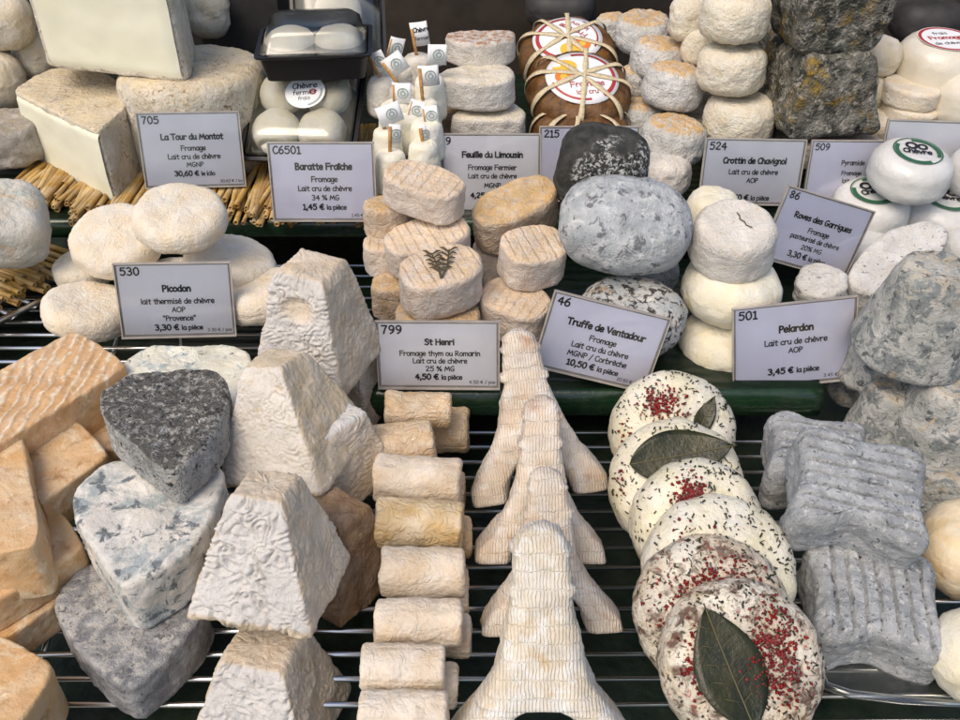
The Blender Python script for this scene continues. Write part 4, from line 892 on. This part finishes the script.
# ------------------------------------------------------------------ wrinkled pyramids
PY = 'wrinkled truncated pyramid cheeses'
def wrinkle(amp, fold=1.0, wl=.5, seed=0, facing=True):
    """soft vermicular folds of the mould, running mostly across the face"""
    def f(V, N):
        Q = V * np.array((.72, .72, .76 * fold)) + seed * 5.1
        Q = Q + .35 * np.stack([pnoise(V * .9 + 3, seed + 1), pnoise(V * .9 + 9, seed + 2), pnoise(V * .9 + 15, seed + 3)], 1)
        ph = (fbm(Q, seed, 2)) * 8.0 / wl
        h = np.abs(np.sin(ph)) ** .7
        m = np.clip(.62 + 1.0 * fbm(V * .5 + 7, seed + 8, 2), .12, 1)
        side = np.clip((-N[:, 1] - .2) * 3, .35, 1) if facing else 1.0
        return amp * (h - .6) * m * side
    return f
def hollow(V): return np.exp(-((V[:, 0] / 1.25) ** 2 + ((V[:, 2] - 2.1) / .95) ** 2) ** 2) * (V[:, 1] < 0)
def hollowed(f):
    def g(V, N):
        h = hollow(V); return f(V, N) * (1 - h) - .24 * h + .08 * np.exp(-((np.hypot(V[:, 0] / 1.25, (V[:, 2] - 2.1) / .95) - 1.05) / .2) ** 2) * (V[:, 1] < 0)
    return g
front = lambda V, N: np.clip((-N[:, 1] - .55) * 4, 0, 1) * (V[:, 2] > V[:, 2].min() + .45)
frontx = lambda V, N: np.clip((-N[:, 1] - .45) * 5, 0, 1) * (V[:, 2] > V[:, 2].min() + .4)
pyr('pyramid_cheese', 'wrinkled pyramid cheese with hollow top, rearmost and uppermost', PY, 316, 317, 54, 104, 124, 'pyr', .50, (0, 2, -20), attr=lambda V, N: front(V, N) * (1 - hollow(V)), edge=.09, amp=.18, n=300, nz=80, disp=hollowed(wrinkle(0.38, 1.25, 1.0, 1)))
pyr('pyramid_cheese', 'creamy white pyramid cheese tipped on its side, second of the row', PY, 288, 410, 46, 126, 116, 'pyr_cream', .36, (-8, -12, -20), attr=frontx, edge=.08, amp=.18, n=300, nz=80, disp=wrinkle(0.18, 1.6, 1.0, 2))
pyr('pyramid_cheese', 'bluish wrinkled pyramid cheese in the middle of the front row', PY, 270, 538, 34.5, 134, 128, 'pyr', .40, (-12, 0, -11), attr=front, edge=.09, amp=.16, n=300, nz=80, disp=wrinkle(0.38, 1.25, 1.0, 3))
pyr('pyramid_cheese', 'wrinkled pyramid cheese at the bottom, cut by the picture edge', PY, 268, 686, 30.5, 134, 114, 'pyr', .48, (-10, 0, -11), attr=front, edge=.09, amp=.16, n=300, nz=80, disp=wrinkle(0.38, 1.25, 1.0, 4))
pyr('pyramid_cheese', 'grey pyramid cheese lying low under the tipped white one', PY, 332, 448, 46, 90, 90, 'pyr', .6, (0, 0, -40), edge=.07, amp=.16, n=300, nz=80, disp=wrinkle(0.38, 1.25, 1.0, 5))
pyr('pyramid_cheese', 'brown wrinkled pyramid cheese in shade beside the logs', PY, 338, 548, 39, 86, 106, 'pyr_brown', .55, (-8, 0, -34), edge=.07, amp=.16, n=300, nz=80, disp=wrinkle(0.3, 1.6, 1.0, 6))
pyr('pyramid_cheese', 'yellowish pyramid cheese behind the hollow-topped one by the scored label', PY, 352, 382, 56, 60, 80, 'pyr', .6, (0, 0, -20), edge=.07, amp=.16, n=300, nz=80, disp=wrinkle(0.38, 1.25, 1.0, 7))
# the sunken, tan patch of the first pyramid's top
# ------------------------------------------------------------------ logs
LG = 'short log cheeses in a double row'
def log(label, u, v, z, L, d, mat, roll=0, yaw=0, spin=0):
    p = atz(u, v, z); k = depth_of(p[1], z) / F; r = d * k / 2 * (.97 + .05 * math.sin(spin * 5)); Lc = L * k * (1 + .04 * math.sin(spin * 3 + u))
    o = body('log_cheese', ellipse(r, r, 80, 2.25), Lc, edge=r * .22, amp=.13, freq=.6, fine=.04, nz=26, mat=M[mat],
             disp=lambda V, N: -.05 * (np.abs(np.sin(np.arctan2(V[:, 1], V[:, 0]) * 2 + spin)) < .10) * (np.hypot(N[:, 0], N[:, 1]) > .6))
    e = Euler((R(spin * 20), R(90), R(yaw))).to_matrix()
    o.location = p * CM; o.rotation_euler = (Matrix.Rotation(R(yaw), 3, 'Z') @ Matrix.Rotation(R(90 + roll), 3, 'Y')).to_euler()
    tag(o, label, 'cheese', LG); return o
log('pinkish log cheese at the back of the row, under the scored label', 418, 410, 5.0, 66, 38, 'log_tan', 2, 0, 1)
log('tan log cheese lying askew, second from the back', 396, 445, 4.6, 78, 46, 'log_tan', -5, 6, 2)
log('pale log cheese with grey fleck, third from the back', 418, 480, 4.3, 88, 46, 'log', 2, -2, 3)
log('amber log cheese, darkest of the front row', 419, 524, 4.1, 90, 46, 'log_amber', 2, -2, 4)
log('white log cheese with a clear band, right behind the broad white one', 423, 572, 4.1, 88, 50, 'log', 1, 0, 5)
log('broad white log cheese, third from the front', 419, 622, 4.1, 88, 50, 'log', 0, 0, 6)
log('pale log cheese with a tan patch, second from the front', 403, 668, 4.1, 84, 48, 'log', 1, 0, 7)
log('pinkish log cheese nearest the viewer, cut by the picture edge', 404, 716, 4.0, 86, 48, 'log', 1, 0, 8)
for u, v, lab in ((430, 430, 'rearmost log cheese of the lower layer, end showing'), (424, 492, 'lower log cheese showing its end beside the grey-flecked one'), (430, 538, 'lower log cheese showing its end beside the amber one'),
                  (428, 592, 'lower log cheese showing its end beside the banded white one'), (430, 636, 'lower log cheese showing its end beside the broad white one'), (418, 686, 'lower log cheese nearest the viewer, end showing')):
    log(lab, u, v, 1.5, 80, 44, 'log_tan' if v < 540 else 'log', 0, 0, v % 7)
# ------------------------------------------------------------------ tower cheeses
TG = 'lattice tower cheeses leaning in a row'
def tower(label, u, v, z0, W, L, lean, roll, mat, slim=True):
    prof = [(0, 1.0), (.07, .98), (.14, .90), (.2, .80), (.27, .69), (.34, .595), (.42, .505), (.5, .435), (.6, .372), (.67, .315), (.69, .305), (.70, .345), (.735, .345), (.745, .29), (.86, .268), (.87, .295), (.89, .295), (.90, .262), (.945, .235), (.975, .175), (1.0, .06)]
    if slim: prof = [(0, 1.0), (.07, .95), (.14, .83), (.2, .715), (.27, .59), (.34, .495), (.42, .425), (.5, .385), (.6, .335)] + prof[9:]
    S = np.array([p[0] for p in prof]); Q = np.array([p[1] for p in prof])
    AH = .235; mb = MB(); ns = 40
    wv = lambda s: np.interp(s, S, Q) * W
    tv = lambda s: (np.interp(s, [0, .3, .6, .9, .97, 1], [.44, .36, .30, .28, .22, .08])) * W
    def sec(x0, x1, s, m=56):
        c, hw, ht = (x0 + x1) / 2, (x1 - x0) / 2, tv(s) / 2; P = []
        for (x, z) in ellipse(1, 1, m, 4.5): P.append((c + x * hw, s * L, z * ht))
        return P
    def arch(s): return .23 * W * math.sqrt(max(0, 1 - (s / AH) ** 2))
    mb.loft([sec(-wv(s)/2, wv(s)/2, s) for s in np.r_[np.linspace(AH - .005, .93, 90), np.linspace(.94, 1, 8)]])
    for sg in (-1, 1):
        secs = []
        for s in np.linspace(0, AH, 14):
            a, b = sg * arch(s), sg * wv(s) / 2; secs.append(sec(min(a, b), max(a, b), s, 32))
        mb.loft(secs)
    V = np.array(mb.V); N = vnormals(V, [f for f in mb.F if len(f) == 4])
    SEED[0] += 3
    V = V + N * (.18 * fbm(V * .5 + SEED[0], SEED[0], 4) + .03 * fbm(V * 3, 2, 2))[:, None]
    o = link('tower_cheese', raw('tower_cheese', V, mb.F), M[mat]); p = atz(u, v, z0)
    o.location = p * CM; m = Matrix.Rotation(R(90 - lean), 4, 'X') @ Matrix.Rotation(R(roll), 4, 'Z'); o.rotation_euler = m.to_euler()
    tag(o, label, 'cheese', TG); return o
tower('tower-shaped cheese with wide flared feet, rearmost against the green lip', 540, 492, 1.0, 9.9, 12.0, 32, 8, 'tower', False)
tower('tower-shaped cheese second from the back, pinkish feet', 540, 556, 1.0, 8.8, 10.8, 33, 0, 'tower')
tower('tower-shaped cheese third from the back, mostly hidden by the foremost', 551, 624, 1.0, 8.8, 9.9, 34, 2, 'tower')
tower('large white tower-shaped cheese in front with dark arch at the picture edge', 541, 750, 1.0, 10.9, 12.7, 36, 0, 'tower_white')
# ------------------------------------------------------------------ peppered rounds
HR = 'round white cheeses crusted with herbs and red pepper'
def leaf_on(o, cx, cy, L, W, ang, z, curl=.12):
    V, Fc = [], []; n, m = 28, 8
    for i in range(n + 1):
        s = i / n; wd = W / 2 * (math.sin(math.pi * s ** .85)) ** .8
        for j in range(m + 1):
            t = j / m * 2 - 1; V.append(((s - .5) * L, t * wd, z + .10 + curl * (abs(t) ** 1.5) * .6 + .10 * math.sin(s * 7) * t + curl * (2 * s - 1) ** 2))
    for i in range(n):
        for j in range(m): a = i * (m + 1) + j; Fc.append((a, a + m + 1, a + m + 2, a + 1))
    b = link('bay_leaf', raw('bay_leaf', V, Fc), M['bay'], o); b.location = (cx * CM, cy * CM, 0); b.rotation_euler = (0, 0, R(ang)); b.modifiers.new('thickness', 'SOLIDIFY').thickness = .04 * CM
    v_ = MB(); v_.tube([((s - .5) * L * 1.0, 0, z + .13 + .10 * 0 + curl * (2 * s - 1) ** 2) for s in np.linspace(0, 1.04, 14)], .05, 5)
    for s in (.2, .35, .5, .65, .8):
        for sg in (-1, 1):
            wd = W / 2 * (math.sin(math.pi * s ** .85)) ** .8; v_.tube([((s - .5) * L, 0, z + .13 + curl * (2 * s - 1) ** 2), ((s - .42) * L, sg * wd * .6, z + .15 + curl * .3 + curl * (2 * s - .9) ** 2)], .022, 4)
    v_.build('leaf_vein', M['raffia_dull'], b, True)
M['raffia_dull'] = plain('leaf_vein', (.10, .09, .04), .5)
SURF = [None]
def flakes(o, cx, cy, sx, sy, n, z, seed, name='pepper_flakes', mat='pepper', sz=.135):
    r_ = random.Random(seed); mb = MB(); surf = SURF[0]
    for _ in range(int(n * 1.8)):
        x, y = r_.gauss(cx, sx * .85), r_.gauss(cy, sy * .85)
        zd = surf(math.hypot(x, y))
        if zd is None: continue
        q = sz * r_.uniform(.5, 1.3)
        Mx = Euler((r_.uniform(0, 6), r_.uniform(0, 6), r_.uniform(0, 6))).to_matrix()
        pts = [Vector((1, 0, 0)), Vector((0, 1, 0)), Vector((-1, 0, 0)), Vector((0, -1, 0)), Vector((0, 0, .8)), Vector((0, 0, -.8))]
        P = [Mx @ (p * q * r_.uniform(.7, 1.1)) + Vector((x, y, zd + r_.uniform(-.04, .14))) for p in pts]
        mb.add(P, [(0, 1, 4), (1, 2, 4), (2, 3, 4), (3, 0, 4), (1, 0, 5), (2, 1, 5), (3, 2, 5), (0, 3, 5)])
    return mb.build(name, M[mat], o, True)
def herbed(label, u, v, z, w, h, rot, mat='herb'):
    p = atz(u, v, z); y = p[1]; k = kk(v, y); r = w * k / 2; H = h * k
    o = body('herbed_cheese', ellipse(r, r * 1.0, 120), H, edge=H * .44, dome=.3, amp=.16, freq=.6, fine=.03, mat=M[mat]); put(o, p, rot)
    tag(o, label, 'cheese', HR)
    e_ = H * .44; fl = r - e_
    def surf(q):
        if q > r * .97: return None
        return H/2 + .10 + .25 * (1 - (q / fl) ** 2) if q < fl else H/2 + .08 - e_ + e_ * math.sqrt(max(0, 1 - ((q - fl) / e_) ** 2))
    SURF[0] = surf
    r_ = random.Random(int(u)); mb = MB()                      # chopped herbs all over
    for _ in range(300):
        a, q = r_.uniform(0, 6.283), r * math.sqrt(r_.uniform(0, .95)); e = H * .44; qq = q
        zz = H/2 if q < r - e else H/2 - e + e * math.sqrt(max(0, 1 - ((q - r + e) / e) ** 2))
        if q < r - e: zz += .25 * (1 - (q / r) ** 2)
        th = r_.uniform(0, 6.28); ln, wd = r_.uniform(.05, .17), r_.uniform(.03, .075); c = Vector((qq * math.cos(a), qq * math.sin(a), zz + .03)); t = Vector((math.cos(th), math.sin(th), 0)); n_ = Vector((-t.y, t.x, 0))
        tz = -.8 * max(0, (q - r + e) / e) ; rad = Vector((math.cos(a), math.sin(a), 0))
        f = lambda s1, s2: (lambda d: c + d + Vector((0, 0, d.dot(rad) * tz + r_.uniform(0, .06))))(t * ln * s1 + n_ * wd * s2)
        mb.add([f(-1, -.6), f(1, -1), f(1.1, .6), f(-.8, 1)], [(0, 1, 2, 3)])
    mb.build('chopped_herbs', M['bay'], o)
    return o, r, H / 2
o, r, z = herbed('herbed round with a cluster of red pepper, rearmost at the green lip', 672, 432, 4.0, 124, 54, (36, -4, 0)); flakes(o, -.2 * r, .35 * r, r * .2, r * .16, 130, z + .2, 1)
flakes(o, -.75 * r, -.25 * r, r * .1, r * .2, 20, z - .05, 11); leaf_on(o, .45 * r, .1 * r, r * .7, r * .3, 60, z + .22)
o, r, z = herbed('herbed round with a broad green bay leaf across its top, second from the back', 676, 486, 4.0, 134, 56, (38, -6, 0)); leaf_on(o, .05 * r, .38 * r, r * 1.5, r * .78, 6, z + .26)
flakes(o, -.85 * r, .1 * r, r * .05, r * .2, 10, z - .2, 12)
o, r, z = herbed('herbed round with a round clump of red pepper, third from the back', 697, 525, 4.2, 132, 56, (38, -4, 0)); flakes(o, -.12 * r, .36 * r, r * .17, r * .17, 170, z + .2, 2)
o, r, z = herbed('greenish herbed round with scattered red bits, fourth from the back', 718, 570, 4.2, 152, 58, (36, 4, 0)); flakes(o, -.5 * r, .1 * r, r * .25, r * .35, 26, z + .1, 3)
o, r, z = herbed('brown-crusted herbed round with red pepper, second from the front', 710, 612, 4.0, 154, 62, (38, -6, 0), 'herb_dirty'); flakes(o, .1 * r, .25 * r, r * .34, r * .24, 190, z + .2, 4); flakes(o, -.45 * r, -.1 * r, r * .2, r * .25, 60, z + .12, 14)
o, r, z = herbed('herbed round with an upright bay leaf and much red pepper, foremost', 740, 662, 4.2, 164, 64, (36, 4, 0), 'herb_dirty'); leaf_on(o, -.3 * r, -.05 * r, r * 1.4, r * .84, 112, z + .32); flakes(o, .25 * r, .1 * r, r * .2, r * .36, 230, z + .22, 5); flakes(o, -.7 * r, 0, r * .1, r * .3, 40, z - .05, 15)
# ------------------------------------------------------------------ ribbed bone-shaped cheeses
BG = 'ribbed grey cheeses shaped like bow ties'
def bone(label, u, v, z, w, h, rot, ax):
    p = atz(u, v, z); k = kk(v, p[1]); a = w * k / 2; H = h * k
    th = np.linspace(0, 2 * math.pi, 240, endpoint=False)
    base = ellipse(a, a * .92, 240, 2.9)
    f = 1.0 - .28 * np.cos(2 * th) ** 2 * (.85 + .5 * (np.sin(th) < 0) * np.abs(np.sin(th)) ** 3)
    O = base * f[:, None]
    for _ in range(14): O = .5 * O + .25 * (np.roll(O, 1, 0) + np.roll(O, -1, 0))
    rib = lambda V, N: (-.30 * np.clip((np.cos(V[:, ax] * 2 * math.pi / .86 + .3 * pnoise(V * .5, 2)) - .62) * 3.2, 0, 1)) * np.clip(N[:, 2] * 1.8 - .6, 0, 1)
    o = body('bone_cheese', O, H, edge=H * .2, amp=.16, freq=.6, fine=.045, ffreq=3, mat=M['bone'], disp=rib, nd=70, nz=24); put(o, p, rot); tag(o, label, 'cheese', BG); return o
bone('ribbed grey bow-tie cheese lying on top, ribs running across', 852, 500, 6.9, 150, 74, (15, 5, -15), 1)
bone('ribbed grey bow-tie cheese beneath, ribs running towards the viewer', 868, 612, 2.3, 148, 76, (8, 2, -10), 0)
bone('ribbed grey bow-tie cheese behind at left of the top one', 812, 466, 4.4, 112, 70, (6, 0, -14), 1)
# right edge rounds
disc('round_cheese', 'pale orange round cheese at the right edge beside the ribbed ones', 'round cheeses at the right edge', 970, 550, 39.3, 104, 92, 'orange_round', edge=.48, amp=.14, rot=(6, 0, 0))
disc('round_cheese', 'cream round cheese at the right edge near the bottom corner', 'round cheeses at the right edge', 978, 656, 31.4, 96, 84, 'pelardon', edge=.48, amp=.14, rot=(6, 0, 0))
# clear tray rim in the bottom right corner
mb = MB(); P = [(817, 640), (818, 668), (826, 686), (850, 694), (900, 700), (1000, 706)]
mb.tube([tuple(atz(u, v, .5)) for u, v in P], .28, 10); o = mb.build('clear_tray', M['lid'], None, True)
pb = MB(); pp = [tuple(atz(u, v, .2)) for u, v in P] + [tuple(atz(1000, 640, .2))]; pb.loft([pp, [(a, b, c + .12) for a, b, c in pp]]); pb.build('tray_floor', M['lid'], o)
tag(o, 'clear plastic tray with rounded rim under the ribbed cheeses, bottom right', 'tray')

# ================================================================== price labels
Bd = .62
L_ = lambda t, a, b, c: [(t, 1.22, .62, 6), ] 
price_label('price label numbered 705 leaning on the whole wheel', '705', [('La Tour du Montot', 1.12, .72, 8), ('Fromage', 1.0, .5, 11), ('Lait cru de chèvre', 1.0, .5, 8.5), ('MGNP', .95, .5, 8), ('30,60 € le kilo', 1.0, .75, 9)], 192, 150, 80.5, 94, -2.0, 14, 8, .74, small='30.60 € / ko', sz=1.05)
price_label('price label numbered C6501 in front of the black trays', 'C6501', [('Baratte Fraîche', 1.22, .72, 7), ('Fromage', 1.05, .5, 12), ('Lait cru de chèvre', 1.02, .5, 9), ('34 % MG', 1.0, .5, 9), ('1,45 € la pièce', 1.1, .72, 9.5)], 323, 182, 74.6, 100, 0, 14, 0, .74, small='1.45 € / pce', sz=1.02)
price_label('price label for the half-moon cheeses, partly hidden by an oval cheese', '9', [('Feuille du Limousin', 1.2, .72, 5), ('Fromage Fermier', 1.05, .5, 13), ('Lait cru de chèvre', 1.0, .5, 9), ('MGNP', 1.0, .5, 10), ('4,25 € la pièce', 1.1, .72, 11)], 491, 176, 79, 94, 1.5, 14, -4, .84, sz=1.0)
price_label('price label numbered 215 mostly hidden behind the charcoal cheese', '215', [], 588, 164, 79, 94, 0, 14, 0, .74)
price_label('price label numbered 524 under the white drum cheeses', '524', [('Crottin de Chavignol', 1.15, .72, 8), ('Lait cru de chèvre', 1.0, .5, 11), ('AOP', .95, .5, 8.5), ('3,50 € la pièce', 1.1, .72, 18)], 752, 172, 78, 98, -3, 14, 5, .62, sz=1.0)
price_label('price label numbered 509 half covered by glossy white cheeses', '509', [('Pyramide', 1.1, .5, 9), ('Fromage', 1.0, .5, 12), ('lait cru', 1.0, .5, 9)], 850, 174, 79.5, 84, -2, 14, 4, .74)
price_label('blank-looking price label at the right edge behind the top stamped cheese', '', [], 930, 146, 82, 90, -2, 14, 0, .5)
price_label('price label numbered 530 standing among the pale round cheeses', '530', [('Picodon', 1.2, .75, 8), ('lait thermisé de chèvre', 1.02, .5, 12), ('AOP', .98, .5, 8.5), ('"Provence"', 1.0, .5, 8.5), ('3,30 € la pièce', 1.1, .75, 9.5)], 176, 300, 59.5, 106, -3.4, 14, 8, .68, True, '3.30 € / pce', 1.0)
price_label('price label numbered 799 below the scored cheese with the sprig', '799', [('St Henri', 1.15, .72, 5), ('Fromage thym ou Romarin', 1.0, .5, 11), ('Lait cru de chèvre', .98, .5, 7.5), ('25 % MG', 1.0, .5, 8), ('4,50 € la pièce', 1.1, .72, 8.5)], 438, 355, 55.2, 117, 1.0, 14, -2, .57, small='4.50 € / pce', sz=.92)
price_label('tilted price label numbered 46 below the big blue-grey cheese', '46', [('Truffe de Ventadour', 1.25, .75, 7), ('Fromage', 1.05, .5, 11), ('Lait cru du chèvre', 1.05, .5, 9), ('MGNP / Corbrèche', 1.05, .5, 9), ('10,50 € la pièce', 1.15, .75, 9.5)], 601, 342, 56, 114, -14.5, 14, 0, .67, small='10.50 € / pce', sz=.96)
price_label('tilted price label numbered 86 between the cracked cheese and the white ones', '86', [('Roves des Garrigues', 1.2, .65, 9), ('Fromage', 1.05, .5, 12), ('pasteurisé de chèvre', 1.0, .5, 9), ('20% MG', 1.0, .5, 9.5), ('3,30 € la pièce', 1.15, .72, 10)], 817, 234, 68, 94, -19, 14, 8, .74, sz=1.0)
price_label('foremost price label numbered 501, tilted left at the soft cream stack', '501', [('Pelardon', 1.25, .72, 7), ('Lait cru de chèvre', 1.08, .5, 12), ('AOP', 1.0, .5, 8.5), ('3,45 € la pièce', 1.15, .75, 20)], 794, 344, 57, 116, 6.5, 14, 0, .72, small='3.45 € / pce', sz=.96)
